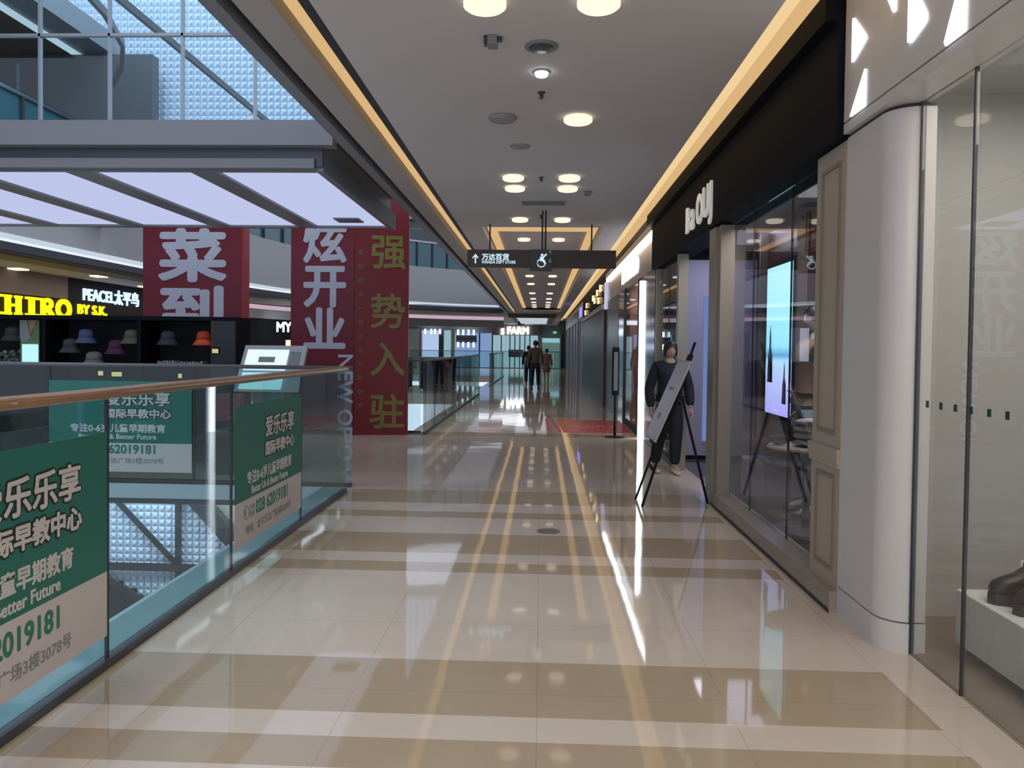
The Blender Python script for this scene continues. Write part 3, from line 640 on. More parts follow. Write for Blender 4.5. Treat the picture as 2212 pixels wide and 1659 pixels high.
t = thing('bouquet', 'grey green bunch of flowers on the left shelf of the hat display', 'flowers', (-6.62, KY + .1, 1.22))
random.seed(3); fm = MB(); lm = MB()
for k in range(26):
    a = random.uniform(0, 2 * PI); r = random.uniform(0, .15); z = 1.27 + random.uniform(0, .12)
    (fm if k % 3 else lm).ball((-6.60 + r * math.cos(a), KY + .12 + r * .5 * math.sin(a), z), .03, .03, .028, 8, 5)
fm.build('foliage', hm('grey_green_leaves', (.08, .11, .09)), t, True); lm.build('blossoms', hm('pale_petals', (.25, .26, .25)), t, True)
t = thing('folded_stack', 'row of small pale folded packets on the lower right shelf', 'packets', (-4.5, KY, 1.0))
mb = MB()
for k in range(16): mb.box(-4.72 + k * .036, -4.72 + k * .036 + .024, KY + .05, KY + .2, 1.225, 1.225 + random.uniform(.05, .075))
mb.build('packets', hm('pale_packet_card', (.30, .30, .32)), t)
for x, z, n in ((-4.0, 1.40, 5), (-5.25, 1.10, 8), (-4.42, 1.09, 3), (-5.42, 1.11, 4)):
    mb = MB()
    for i in range(n):
        for k in range(4): mb.box(x + i * .016, x + i * .016 + .009, KY - .03, KY - .021, z + k * .014, z + k * .014 + .008)
    lb = {-4.0: 'glowing amber dot price display at the right of the hat cabinet', -5.25: 'longer dim amber dot display on the low shelf', -4.42: 'small amber dot display below the folded packets', -5.42: 'dim amber dot display left of the longer one'}[x]
    t = thing('price_display', lb, 'price display', (x, KY, z)); mb.build('dots', 'amber', t); MB().box(x - .01, x + n * .016 + .01, KY - .02, KY, z - .01, z + .065).build('housing', 'black', t)
# information terminal
t = thing('information_terminal', 'grey tilted touch screen terminal beside the black hat display', 'terminal', (-3.25, 8.8, 0))
mb = MB(); mb.prism([(8.62, .95), (8.66, .95), (9.02, 1.48), (8.98, 1.50)], 'x', -3.63, -2.86); mb.build('head_panel', 'lightgrey', t)
def onslope(u0, u1, s0, s1, d0, d1, nm, m):
    a = Vector((0, 8.62, .95)); b = Vector((0, 8.98, 1.50)); dd = b - a; n = Vector((0, -dd.z, dd.y)).normalized()
    mb = MB(); mb.v = [(u, *((a + dd * s + n * d)[1:])) for d in (d0, d1) for (u, s) in ((u0, s0), (u1, s0), (u1, s1), (u0, s1))]
    mb.f = [(0, 3, 2, 1), (4, 5, 6, 7), (0, 1, 5, 4), (1, 2, 6, 5), (2, 3, 7, 6), (3, 0, 4, 7)]; return mb.build(nm, m, t)
onslope(-3.58, -3.07, .45, .9, .002, .008, 'screen', 'kscreen'); onslope(-3.58, -3.07, .05, .40, .002, .008, 'lower_screen', 'tscreen')
onslope(-3.05, -2.92, .5, .86, .002, .006, 'side_display', 'midgrey')
onslope(-3.42, -3.22, .62, .74, .0085, .010, 'picture', 'printgrey')
MB().box(-3.45, -3.05, 8.75, 8.98, .03, 1.15).build('pedestal', 'midgrey', t); MB().box(-3.6, -2.9, 8.62, 9.1, 0, .03).build('foot', 'darkgrey', t)
tag(MB().box(-3.75, -3.47, 8.42, 8.55, .62, .93).build('leaflet_box', mat('pink_red_card', (.5, .1, .1), .5)), 'red and pink leaflet box in front of the terminal', 'box')
tag(MB().box(-3.8, -3.42, 8.36, 8.58, 0, .62).build('leaflet_stand', 'darkgrey'), 'dark low stand carrying the red leaflet box', 'stand')

# ------------------------------------------------------------------ right side: white shop (nearest)
t = thing('white_shopfront', 'glossy white shopfront with backlit triangles at the right', 'shopfront', (1.8, 2, 0))
mb = MB(); r = .14; cx, cy = 1.725 + r, 3.74 + r
pts = [(1.725, 4.30), (1.725, cy)] + [(cx - r * math.cos(a), cy - r * math.sin(a)) for a in [PI / 2 * k / 20 for k in range(1, 21)]] + [(1.93, 3.74), (1.93, 4.30)]
mb.prism(pts, 'z', .155, 2.715); mb.build('pillar', 'white', t)
def grow(p, d): return [(x - d if x < 1.9 else x, y - d if y < 4.2 else y) for x, y in p]
MB().prism(grow(pts, .006), 'z', 0, .148).build('pillar_base', 'white', t)
MB().prism(grow(pts, -.008), 'z', .148, .155).build('shadow_gap', 'groove', t); MB().prism(grow(pts, -.01), 'z', 2.715, 2.735).build('shadow_gap', 'groove', t)
MB().box(1.70, 1.90, -4, 4.30, 2.735, 2.79).build('lower_fascia', 'white', t)
MB().box(1.715, 1.90, -4, 4.30, 2.79, 2.80).build('shadow_gap', 'midgrey', t)
MB().box(1.70, 1.90, -4, 4.30, 2.80, 3.65).build('fascia', 'white', t)
tris = [[(4.19, 3.34), (4.03, 3.18), (4.02, 3.16), (4.19, 3.10)], [(4.02, 3.00), (4.02, 2.80), (4.20, 2.805)],
        [(3.56, 3.22), (3.50, 3.16), (3.40, 3.01), (3.40, 2.98), (3.54, 2.94), (3.56, 2.95)], [(3.09, 3.10), (3.09, 2.805), (3.23, 2.80), (3.24, 2.82)], [(3.82, 3.32), (3.70, 3.30), (3.70, 3.16), (3.715, 3.16)]]
for q in tris: MB().prism(q, 'x', 1.690, 1.6995).build('triangle_light', 'triangle', t)
for a, b in ((3.29, 3.73), (1.9, 3.28), (.5, 1.89), (-1.0, .49)):
    MB().box(1.855, 1.867, a + .004, b - .004, .0, 2.735).build('glass_pane', 'g_shop', t)
    MB().box(1.853, 1.869, a - .006, a + .004, 0, 2.735).build('glass_joint', 'groove', t)
MB().box(1.85, 1.873, 3.731, 3.739, 0, 2.735).build('glass_joint', 'groove', t)
mb = MB()
for y in (3.62, 3.50, 3.38, 3.26, 3.13, 3.01, 2.88, 2.75): mb.box(1.8535, 1.855, y - .013, y + .013, 1.24, 1.273)
mb.build('green_dots', mat('dark_green_decal', (.005, .06, .03), .4), t)
struct('wall_right', MB().box(3.0, 3.1, -4, 4.3, 0, 3.4).box(1.93, 4.9, 4.28, 4.36, 0, 3.6), 'shopgrey')
struct('floor.002', MB().box(1.87, 3.0, -4, 4.28, 0, .004), 'shopfloor')
struct('ceiling.007', MB().box(1.9, 3.0, -4, 4.28, 2.95, 3.0), 'lightgrey')
area('white_shop_light', (2.5, 2.2, 2.9), (0, 0, 0), .8, 3.0, 40, (1.0, .94, .86))
t = thing('display_plinth', 'low white display plinth behind the near shop glass', 'plinth', (2.5, 2.5, 0))
MB().box(2.10, 2.95, .8, 3.78, .05, .32).build('body', 'plinthwhite', t, bevel=.006); MB().box(2.14, 2.95, .84, 3.74, 0.004, .05).build('recess', 'darkgrey', t)
def boot(label, x, y, rz):
    t = thing('boot', label, 'shoe', (x, y, .32), 'black boots on the white plinth')
    mb = MB()
    # outline from side (u forward, z up) given as stations: (u, half width, z bottom, z top)
    st = [(-.09, .022, .045, .10), (-.085, .035, .035, .20), (-.05, .040, .035, .215), (0.0, .040, .035, .20), (.04, .040, .035, .145), (.09, .042, .035, .115), (.14, .044, .035, .10), (.18, .036, .035, .085), (.20, .015, .04, .065)]
    seg = 14
    for u, hw, zb, zt in st:
        for i in range(seg):
            a = 2 * PI * i / seg; mb.v.append((u, hw * math.cos(a), (zb + zt) / 2 + (zt - zb) / 2 * math.sin(a)))
    for i in range(len(st) - 1):
        for k in range(seg): kk = (k + 1) % seg; mb.f.append((i * seg + k, i * seg + kk, (i + 1) * seg + kk, (i + 1) * seg + k))
    mb.f.append(tuple(range(seg))[::-1]); mb.f.append(tuple((len(st) - 1) * seg + k for k in range(seg)))
    mb.build('upper', 'shoeblack', t, True, False)
    MB().prism([(-.10, -.03), (-.08, -.045), (.0, -.04), (.12, -.05), (.19, -.03), (.21, 0), (.19, .03), (.12, .05), (0, .04), (-.08, .045), (-.10, .03)], 'z', 0, .04).build('sole', 'shoeblack', t, False, False)
    MB().box(.005, .03, -.043, .043, .12, .145).build('strap', 'darkgrey', t, False, False)
    MB().box(.012, .035, -.047, -.043, .118, .15).build('buckle', 'chrome', t, False, False)
    t.rotation_euler = (0, 0, rz); t.scale = (1.0, 1.1, 1.3)
boot('black chunky boot on the white plinth, the one further back', 2.34, 3.56, PI * .98)
boot('black chunky boot on the white plinth, the one nearer the picture edge', 2.36, 3.38, PI * .93)

# ------------------------------------------------------------------ right side: black-fascia shop
t = thing('shop_fascia', 'long black fascia with chrome letters over the second shop', 'fascia', (1.6, 7, 2.6))
MB().box(1.66, 1.95, 4.31, 11.32, 2.71, 3.38).build('fascia_board', 'black', t)
MB().box(1.59, 1.95, 4.31, 11.40, 3.38, 3.54).build('cornice', 'black', t)
for q, y, z, sz in (('B', 8.62, 2.84, .40), ('a', 8.34, 2.84, .46), ('O', 8.06, 2.84, .44), ('U', 7.74, 2.86, .44), ('J', 7.42, 2.86, .44)):
    text(q, sz, 'chrome', 'letter', t, (1.652, y, z), (0, -1, 0), extrude=.015, bold=.008, sx=.9)
# low stone sill and cream framing
t = thing('stone_sill', 'low beige stone sill under the dark shop window', 'sill', (1.75, 6, 0))
MB().box(1.675, 1.86, 4.30, 7.25, 0, .125).build('sill', 'stone', t); MB().box(1.668, 1.675, 4.30, 7.25, 0, .02).build('shadow_line', 'groove', t)
t = thing('pilaster', 'cream panelled pilaster between white and dark shops', 'pilaster', (1.75, 4.5, 0))
MB().box(1.72, 1.95, 4.30, 4.74, .125, 2.705).build('shaft', 'pilaster', t)
MB().box(1.70, 1.72, 4.30, 4.76, .86, .94).box(1.705, 1.72, 4.30, 4.75, .83, .86).build('middle_moulding', 'pilaster', t)
for z0, z1 in ((.22, .78), (1.02, 2.60)):
    mb = MB().box(1.708, 1.72, 4.36, 4.375, z0, z1).box(1.708, 1.72, 4.625, 4.64, z0, z1).box(1.708, 1.72, 4.375, 4.625, z0, z0 + .02).box(1.708, 1.72, 4.375, 4.625, z1 - .02, z1)
    mb.build('panel_moulding', mat('tan_moulding', (.26, .20, .15), .4), t)
t = thing('window_frame', 'dark shop window of tall glass panes beside the pilaster', 'shop window', (1.82, 6, .125))
for a, b in ((4.74, 5.49), (5.49, 6.45), (6.45, 7.15)):
    MB().box(1.815, 1.825, a + .003, b - .003, .125, 2.705).build('glass_pane', 'g_dark', t)
    MB().box(1.813, 1.827, b - .003, b + .003, .125, 2.70).build('joint', 'groove', t)
t = thing('door_post', 'wide cream post between dark shop window and entrance', 'post', (1.78, 7.3, 0))
MB().box(1.675, 1.84, 7.27, 7.52, 0, 2.70).build('post', 'postbeige', t); MB().box(1.70, 1.83, 7.14, 7.262, .0, 2.70).build('inner_post', 'postbeige', t)
for y, lb in ((9.30, 'slim cream post beside the standing woman'), (11.02, 'slim cream post at the far end of the dark shop')):
    t = thing('door_post', lb, 'post', (1.74, y, 0)); MB().box(1.70, 1.82, y, y + .12, 0, 2.70).build('post', 'postbeige', t); MB().box(1.715, 1.80, y + .121, y + .15, 0, 2.70).build('inner_strip', 'darkgrey', t)
t = thing('side_window', 'narrow shop window behind the standing woman', 'shop window', (1.75, 10, 0))
MB().box(1.745, 1.755, 9.46, 10.22, .06, 2.70).build('glass_pane', 'g_shop', t); MB().box(1.745, 1.755, 10.23, 11.01, .06, 2.70).build('glass_pane', 'g_shop', t)
MB().box(1.74, 1.76, 10.22, 10.23, .06, 2.70).build('joint', 'groove', t); MB().box(1.70, 1.80, 9.46, 11.01, 0, .06).build('sill', 'darkgrey', t)
# interior
struct('floor.003', MB().box(1.87, 4.9, 4.36, 11.15, 0, .003), 'darkfloor')
struct('wall_right.001', MB().box(4.8, 4.9, 4.36, 11.3, 0, 3.2), 'midgrey')
struct('ceiling.008', MB().box(1.95, 4.9, 4.36, 11.3, 3.0, 3.05), 'midgrey')
struct('wall_right.002', MB().box(1.95, 4.8, 11.15, 11.25, 0, 3.0), 'lavender')
t = thing('display_partition', 'lavender lit partition with dark frame inside the dark shop entrance', 'partition', (2.4, 10.4, 0))
MB().box(1.98, 2.95, 10.32, 10.38, .05, 2.75).build('panel', 'lavender', t)
MB().box(1.90, 1.98, 10.30, 10.40, 0, 2.88).box(1.98, 2.95, 10.30, 10.40, 2.75, 2.88).box(1.98, 2.95, 10.28, 10.42, 0, .05).build('frame', 'black', t)
MB().box(2.24, 2.6, 10.30, 10.319, .25, 2.25).build('lightbox', emis('blue_picture_lightbox', (.11, .16, .34), 1.0), t)
area('entrance_light', (2.5, 9.3, 2.9), (0, 0, 0), .8, 1.2, 14, (.82, .8, 1.0))
area('dark_shop_light', (2.25, 6.4, 2.9), (0, 0, 0), .5, .9, 34, (1.0, .93, .88))
t = thing('digital_screen', 'tall bright cyan video screen inside the dark shop', 'screen', (2.62, 8.3, 0))
MB().box(2.62, 2.68, 7.80, 8.76, .76, 2.50).build('housing', 'black', t)
MB().box(2.612, 2.6195, 7.85, 8.71, .80, 2.45).build('display', 'skyscreen', t)
MB().box(2.69, 2.85, 7.7, 8.95, 0, 2.95).build('backing_panel', 'darkwine', t)
MB().box(2.60, 2.70, 7.66, 7.70, 0, 2.95).box(2.60, 2.70, 8.95, 9.0, 0, 2.95).build('side_frame', 'brown', t)
# figures shown on the screen
for y, z, s in ((8.55, 1.50, 1.0), (8.05, 1.18, .7)):
    mb = MB(); mb.prism([(y - .09 * s, z - .35 * s), (y + .09 * s, z - .35 * s), (y + .07 * s, z - .05 * s), (y + .03 * s, z + .05 * s), (y + .025 * s, z + .16 * s), (y, z + .30 * s), (y - .03 * s, z + .16 * s), (y - .03 * s, z + .05 * s), (y - .08 * s, z - .05 * s)], 'x', 2.609, 2.6115)
    mb.build('pictured_figure', 'clothdark', t)
t = thing('display_table', 'small round table carrying folded knitwear inside the dark shop', 'table', (2.18, 6.12, 0))
MB().lathe([(.02, .70), (.29, .70), (.31, .715), (.30, .73), (.02, .73)], (2.18, 6.12, 0), 36).build('table_top', 'pilaster', t, False)
MB().cyl((2.18, 6.12, .05), (2.18, 6.12, .70), .03).build('stem', 'steel', t, True); MB().lathe([(.02, .02), (.26, .02), (.26, .05), (.03, .06)], (2.18, 6.12, 0), 32).build('foot', 'pilaster', t)
for k in range(4):
    tag(MB().ball((2.20, 6.10, .76 + k * .057), .15 - .008 * k, .10, .028, 16, 8).build('folded_jumper', 'knit', None, True),
        ['lowest', 'second', 'third', 'topmost'][k] + ' cream folded jumper of the pile on the round shop table', 'clothing', 'folded jumpers on the round table')
tag(MB().ball((1.98, 6.20, .775), .09, .07, .045, 14, 8).build('folded_scarf', 'clothdark', None, True), 'dark folded scarf beside the cream jumpers', 'clothing')
t = thing('shop_platform', 'round low platform on the dark shop floor under the table', 'platform', (2.5, 6, 0))

# ------------------------------------------------------------------ people and mannequins
def skin_mesh(name, joints, edges, m, parent=None, root=0, sub=2, extra=None):
    me = bpy.data.meshes.new('s'); me.from_pydata([j[0] for j in joints], edges, [])
    ob = bpy.data.objects.new('s', me); COL.objects.link(ob)
    sm = ob.modifiers.new('skin', 'SKIN'); sm.use_smooth_shade = True
    for i, j in enumerate(joints):
        r = j[1]; me.skin_vertices[0].data[i].radius = (r, r) if isinstance(r, (int, float)) else r
        me.skin_vertices[0].data[i].use_root = (i == root)
    sb = ob.modifiers.new('sub', 'SUBSURF'); sb.levels = sub; sb.render_levels = sub
    dg = bpy.context.evaluated_depsgraph_get(); dg.update()
    out = bpy.data.meshes.new_from_object(ob.evaluated_get(dg)); bpy.data.objects.remove(ob)
    if extra:
        import bmesh
        bm = bmesh.new(); bm.from_mesh(out)
        for e in extra: bm.from_mesh(e)
        bm.to_mesh(out); bm.free()
    out.materials.clear(); out.materials.append(M[m]); out.name = name
    for p in out.polygons: p.use_smooth = True
    o = bpy.data.objects.new(name, out); COL.objects.link(o); o.parent = parent
    return o

def head_mesh(h):
    """head about h tall facing -Y, chin at z=0"""
    me = bpy.data.meshes.new('head'); mb = MB(); rings, seg = 22, 26
    for i in range(rings + 1):
        t_ = i / rings; a = PI * t_; z = h * (.5 - .5 * math.cos(a)); rr = math.sin(a)
        wx = h * .335 * rr * (1.0 if t_ > .5 else (.72 + .28 * (t_ / .5) ** .8)); wy = h * .41 * rr * (1.0 if t_ > .5 else .80 + .2 * (t_ / .5))
        for k in range(seg):
            b = 2 * PI * k / seg; x = wx * math.cos(b); y = wy * math.sin(b) + h * .03
            fr = max(0, -math.sin(b)); zz = z / h
            nose = math.exp(-((x / h) / .05) ** 2) * math.exp(-((zz - .40) / .07) ** 2) * .10 * h * fr
            sock = -math.exp(-((abs(x) / h - .14) / .06) ** 2) * math.exp(-((zz - .53) / .05) ** 2) * .035 * h * fr
            brow = math.exp(-((zz - .61) / .04) ** 2) * .012 * h * fr
            mouth = math.exp(-((x / h) / .10) ** 2) * math.exp(-((zz - .22) / .035) ** 2) * .02 * h * fr
            mb.v.append((x, y - nose - sock - brow - mouth, z))
    for i in range(rings):
        for k in range(seg): kk = (k + 1) % seg; mb.f.append((i * seg + k, i * seg + kk, (i + 1) * seg + kk, (i + 1) * seg + k))
    for s in (-1, 1): mb.ball((s * h * .345, h * .05, h * .45), h * .03, h * .06, h * .10, 10, 6)
    me.from_pydata(mb.v, [], mb.f); return me

def hand_mesh(wrist, down, fwd, side, s=1.0, curl=.35):
    """palm and five fingers; side=+1: the thumb lies towards +X... returned as a mesh"""
    W = Vector(wrist); D = Vector(down).normalized(); Fv = Vector(fwd).normalized(); S = D.cross(Fv).normalized()
    J = []; E = []
    def add(p, r): J.append((tuple(p), r)); return len(J) - 1
    a = add(W, (.022 * s, .018 * s)); b = add(W + D * .045 * s, (.034 * s, .015 * s)); c = add(W + D * .085 * s, (.036 * s, .013 * s)); E += [(a, b), (b, c)]
    me_list = []
    def chain(base, dirs, lens, r):
        jj = [(tuple(base), r * 1.1)]; p = Vector(base)
        for d_, l_ in zip(dirs, lens): p = p + d_.normalized() * l_; jj.append((tuple(p), r)); r *= .9
        return jj
    n = Fv
    fingers = []
    for k, (off, L) in enumerate(((-.030, .068), (-.010, .078), (.010, .072), (.029, .056))):
        base = W + D * .072 * s + Fv * off * s * -1
        d1 = D + S * curl * .4 * side; d2 = D + S * curl * 1.3 * side; d3 = D * .6 + S * curl * 2.2 * side
        fingers.append(chain(base, (d1, d2, d3), (L * .45 * s, L * .32 * s, L * .25 * s), .0085 * s))
    base = W + D * .025 * s + Fv * .022 * s
    fingers.append(chain(base, (D * .6 + Fv * .8, D * .9 + Fv * .35, D), (.032 * s, .028 * s, .022 * s), .0095 * s))
    import bmesh
    parts = []
    for js, es in [(J, E)] + [(f, [(i, i + 1) for i in range(len(f) - 1)]) for f in fingers]:
        o = skin_mesh('h', js, es, 'skin', None, 0, 1); parts.append(o.data); bpy.data.objects.remove(o)
    return parts

def lerp(a, b, t): return Vector(a).lerp(Vector(b), t)
def person(name, label, cat, loc, H, facing, pose, cl, sex='f', detail=True, loose=1.0, skinm='skin'):
    """standing figure built facing -Y; pose gives foot, hand offsets"""
    t = thing(name, label, cat, loc); s = H / 1.62
    t.rotation_euler = (0, 0, facing)
    P = lambda x, y, z: Vector((x * s, y * s, z * s))
    pelvis = P(0, 0, .88); waist = P(0, 0, 1.02); chest = P(0, 0, 1.20); sh = P(0, .01, 1.32); neck = P(0, .01, 1.385); hb = P(0, 0, 1.43)
    J = [(pelvis, .10 * s), (waist, .085 * s), (chest, .095 * s), (sh, .065 * s), (neck, .048 * s), (hb, .05 * s)]
    E = [(0, 1), (1, 2), (2, 3), (3, 4), (4, 5)]
    def add(p, r, par): J.append((p, r)); E.append((par, len(J) - 1)); return len(J) - 1
    legs = {}; arms = {}
    for sd in (-1, 1):
        f = pose.get('foot%d' % sd, (sd * .10, 0)); k_ = pose.get('knee%d' % sd, ((f[0] + sd * .09) / 2, (f[1]) / 2 - .02))
        fz = pose.get('footz%d' % sd, .08)
        hip = P(sd * .085, 0, .83); knee = P(k_[0], k_[1], .46); ank = P(f[0], f[1], fz); toe = P(f[0] + sd * .02, f[1] - .14, fz - .045)
        a = add(hip, .085 * s, 0); b = add(lerp(hip, knee, .5), .072 * s, a); c = add(knee, .055 * s, b); d_ = add(lerp(knee, ank, .35), .052 * s, c); e = add(ank, .036 * s, d_); g = add(toe, .03 * s, e)
        legs[sd] = (hip, knee, ank, toe)
        hnd = pose.get('hand%d' % sd, (sd * .24, -.03, .80)); el = pose.get('elbow%d' % sd, (sd * .225, .04, 1.06))
        S_ = P(sd * .165, .01, 1.315); EL = P(*el); HN = P(*hnd)
        a = add(S_, .052 * s, 3); b = add(lerp(S_, EL, .5), .043 * s, a); c = add(EL, .036 * s, b); d_ = add(lerp(EL, HN, .5), .033 * s, c); e = add(HN, .022 * s, d_)
        arms[sd] = (S_, EL, HN)
    hd = head_mesh(.215 * s); hd.transform(Matrix.Translation((0, -.01 * s, 1.405 * s)))
    extra = [hd]
    if detail:
        for sd in (-1, 1):
            S_, EL, HN = arms[sd]; extra += hand_mesh(HN, (HN - EL), (0, -1, 0), sd, s)
    else:
        for sd in (-1, 1):
            S_, EL, HN = arms[sd]; extra += hand_mesh(HN, (HN - EL), (0, -1, 0), sd, s)
    skin_mesh('body', J, E, skinm, t, 0, 2, extra)
    L = loose
    # top
    J2 = [(P(0, 0, .84), (.145 * s * L, .125 * s * L)), (P(0, 0, .95), (.145 * s * L, .122 * s * L)), (waist, (.14 * s * L, .115 * s * L)), (chest, (.155 * s * L, .12 * s * L)), (P(0, .01, 1.30), (.12 * s, .09 * s)), (P(0, .008, 1.385), (.068 * s, .066 * s))]
    E2 = [(0, 1), (1, 2), (2, 3), (3, 4), (4, 5)]
    for sd in (-1, 1):
        S_, EL, HN = arms[sd]; n = len(J2); wr = lerp(EL, HN, .92)
        J2 += [(S_, .07 * s), (lerp(S_, EL, .5), .062 * s * L), (EL, .058 * s * L), (lerp(EL, HN, .55), .055 * s * L), (wr, .042 * s * L)]
        E2 += [(4, n), (n, n + 1), (n + 1, n + 2), (n + 2, n + 3), (n + 3, n + 4)]
    skin_mesh(cl.get('topname', 'jacket'), J2, E2, cl['top'], t, 2, 2)
    # legs wear
    if cl.get('bottomname') == 'skirt':
        MB().lathe([(.12 * s, .95 * s), (.16 * s, .8 * s), (.20 * s, .5 * s)][::-1], (0, 0, 0), 24, 1, .75).build('skirt', cl['bottom'], t, True, False)
    else:
        J3 = [(P(0, 0, .93), (.125 * s, .11 * s)), (P(0, 0, .84), (.13 * s, .115 * s))]; E3 = [(0, 1)]
        for sd in (-1, 1):
            hip, knee, ank, toe = legs[sd]; n = len(J3)
            J3 += [(hip - Vector((0, 0, .05 * s)), .095 * s), (lerp(hip, knee, .5), .086 * s * L), (knee, .075 * s * L), (lerp(knee, ank, .5), .068 * s * L), (ank + Vector((0, 0, .02 * s)), .06 * s * L)]
            E3 += [(1, n), (n, n + 1), (n + 1, n + 2), (n + 2, n + 3), (n + 3, n + 4)]
        skin_mesh('trousers', J3, E3, cl['bottom'], t, 1, 2)
    for sd in (-1, 1):
        hip, knee, ank, toe = legs[sd]
        mb = MB(); st = [(.06, .028, .0, .075), (.03, .036, .0, .085), (-.03, .038, .0, .075), (-.10, .044, .0, .055), (-.16, .040, .0, .045), (-.20, .02, .004, .03)]
        seg = 12; zoff = ank.z - .08 * s
        for u, hw, zb, zt in st:
            for i in range(seg):
                a = 2 * PI * i / seg; mb.v.append((ank.x + hw * s * math.cos(a), ank.y + u * s, zoff + ((zb + zt) / 2 + (zt - zb) / 2 * math.sin(a)) * s))
        for i in range(len(st) - 1):
            for k in range(seg): kk = (k + 1) % seg; mb.f.append((i * seg + k, (i + 1) * seg + k, (i + 1) * seg + kk, i * seg + kk))
        mb.f.append(tuple(range(seg))); mb.f.append(tuple((len(st) - 1) * seg + k for k in range(seg))[::-1])
        mb.build('shoe', cl['shoe'], t, True, False)
    # hair
    hr = MB(); hh = .215 * s; z0 = 1.405 * s; rings, seg = 14, 24
    lo = cl.get('hairlow', .42)
    for i in range(rings + 1):
        t_ = i / rings
        for k in range(seg):
            b = 2 * PI * k / seg; front = max(0, -math.sin(b)); low = lo + (cl.get('fringe', .74) - lo) * front ** 1.6
            zz = low + (1.06 - low) * t_; zc = min(1.0, max(0.0, (zz - .5) / .56)); rr = math.sqrt(max(0, 1 - zc ** 2.6)) * (1.0 if zz > .5 else .93 + .14 * zz)
            hr.v.append((hh * .395 * rr * math.cos(b), -.01 * s + hh * ((.45 if math.sin(b) < 0 else .52) * rr * math.sin(b) + .04), z0 + hh * zz))
    for i in range(rings):
        for k in range(seg): kk = (k + 1) % seg; hr.f.append((i * seg + k, i * seg + kk, (i + 1) * seg + kk, (i + 1) * seg + k))
    hr.f.append(tuple(rings * seg + k for k in range(seg)))
    if cl.get('bun'): hr.ball((0, .10 * s, z0 + hh * .8), .035 * s, .035 * s, .035 * s)
    hr.build('hair', 'hair', t, True, False)
    if detail:
        for sd in (-1, 1):
            MB().ball((sd * hh * .14, -.01 * s - hh * .30, z0 + hh * .53), hh * .055, hh * .03, hh * .024, 10, 6).build('eye', 'eye', t, True, False)
            MB().ball((sd * hh * .14, -.01 * s - hh * .345, z0 + hh * .615), hh * .075, hh * .02, hh * .012, 8, 4).build('eyebrow', 'hair', t, True, False)
        MB().ball((0, -.01 * s - hh * .33, z0 + hh * .225), hh * .085, hh * .02, hh * .022, 10, 6).build('mouth', 'lip', t, True, False)
    return t
person('person', 'person in loose black top and trousers facing the camera behind the easel', 'person', (1.58, 9.12, 0), 1.61, 0.12,
       {'hand-1': (-.245, -.06, .775), 'elbow-1': (-.25, .03, 1.04), 'hand1': (.235, -.10, .80), 'elbow1': (.25, .02, 1.05), 'foot-1': (-.14, .12), 'foot1': (.06, -.05)},
       dict(top='clothdark', bottom='clothdark', shoe='shoewhite', hairlow=.18, fringe=.66), loose=1.12)
person('person', 'person in taupe shirt and dark trousers walking away down the corridor', 'person', (-.20, 27.6, 0), 1.80, PI,
       {'foot-1': (-.11, -.05), 'foot1': (.11, .08), 'hand-1': (-.25, -.10, .82), 'hand1': (.26, .05, .84)},
       dict(top='clothtaupe', topname='shirt', bottom='clothblue', shoe='shoeblack', hairlow=.3), detail=True)
person('person', 'person in black walking just left of the taupe shirted one', 'person', (-.50, 30.5, 0), 1.62, PI,
       {'foot-1': (-.09, .10), 'foot1': (.09, -.08)}, dict(top='clothdark', bottom='clothdark', shoe='shoeblack', hairlow=.3))
person('person', 'small person in a dusty pink coat walking right of the taupe shirted one', 'person', (.26, 33.0, 0), 1.50, PI,
       {'foot-1': (-.07, .06), 'foot1': (.07, -.06)}, dict(top='clothpink', topname='coat', bottomname='skirt', bottom='clothpink', shoe='shoewhite', hairlow=.3), loose=1.15)
person('mannequin', 'pale mannequin in a red jacket in the pink shop window', 'mannequin', (2.02, 14.2, .12), 1.62, PI / 2 * -1 + PI,
       {}, dict(top='redcloth', bottom='clothdark', shoe='shoeblack', hairlow=.9), skinm='mannequin', loose=1.1)
person('mannequin', 'mannequin in mottled brown jacket and long dark skirt inside the dark shop', 'mannequin', (2.52, 6.90, .0), 1.93, -PI / 2,
       {}, dict(top='jacket', bottomname='skirt', bottom='clothdark', shoe='shoeblack', hairlow=.4), skinm='mannequin', loose=1.3)

# ------------------------------------------------------------------ easel, pole sign, floor graphics
t = thing('easel', 'black tripod easel standing at the dark shop entrance', 'easel', (1.2, 7.3, 0))
ap = (1.50, 7.28, 1.58)
MB().bar((.97, 7.46, 0), (1.46, 7.36, 1.46), .022, .022).build('leg', 'blackmatte', t)
MB().bar((.99, 7.12, 0), (1.46, 7.20, 1.46), .022, .022).build('leg', 'blackmatte', t)
MB().bar((1.655, 7.31, 0), (1.38, 7.28, 1.05), .022, .022).build('leg', 'blackmatte', t)
MB().bar((1.14, 7.28, .50), ap, .022, .022).build('mast', 'blackmatte', t)
MB().bar((1.09, 7.44, .36), (1.09, 7.13, .36), .02, .03).build('crossbar', 'blackmatte', t)
MB().bar((1.12, 7.50, .60), (1.12, 7.06, .60), .03, .04).build('ledge', 'blackmatte', t)
MB().bar((1.44, 7.33, 1.38), (1.44, 7.23, 1.38), .03, .06).build('clamp', 'blackmatte', t)
t = thing('easel_board', 'white framed notice board leaning on the black easel', 'board', (1.2, 7.3, .6))
a = Vector((1.105, 0, .625)); b = Vector((1.43, 0, 1.39)); dd = (b - a); n = Vector((-dd.z, 0, dd.x)).normalized()
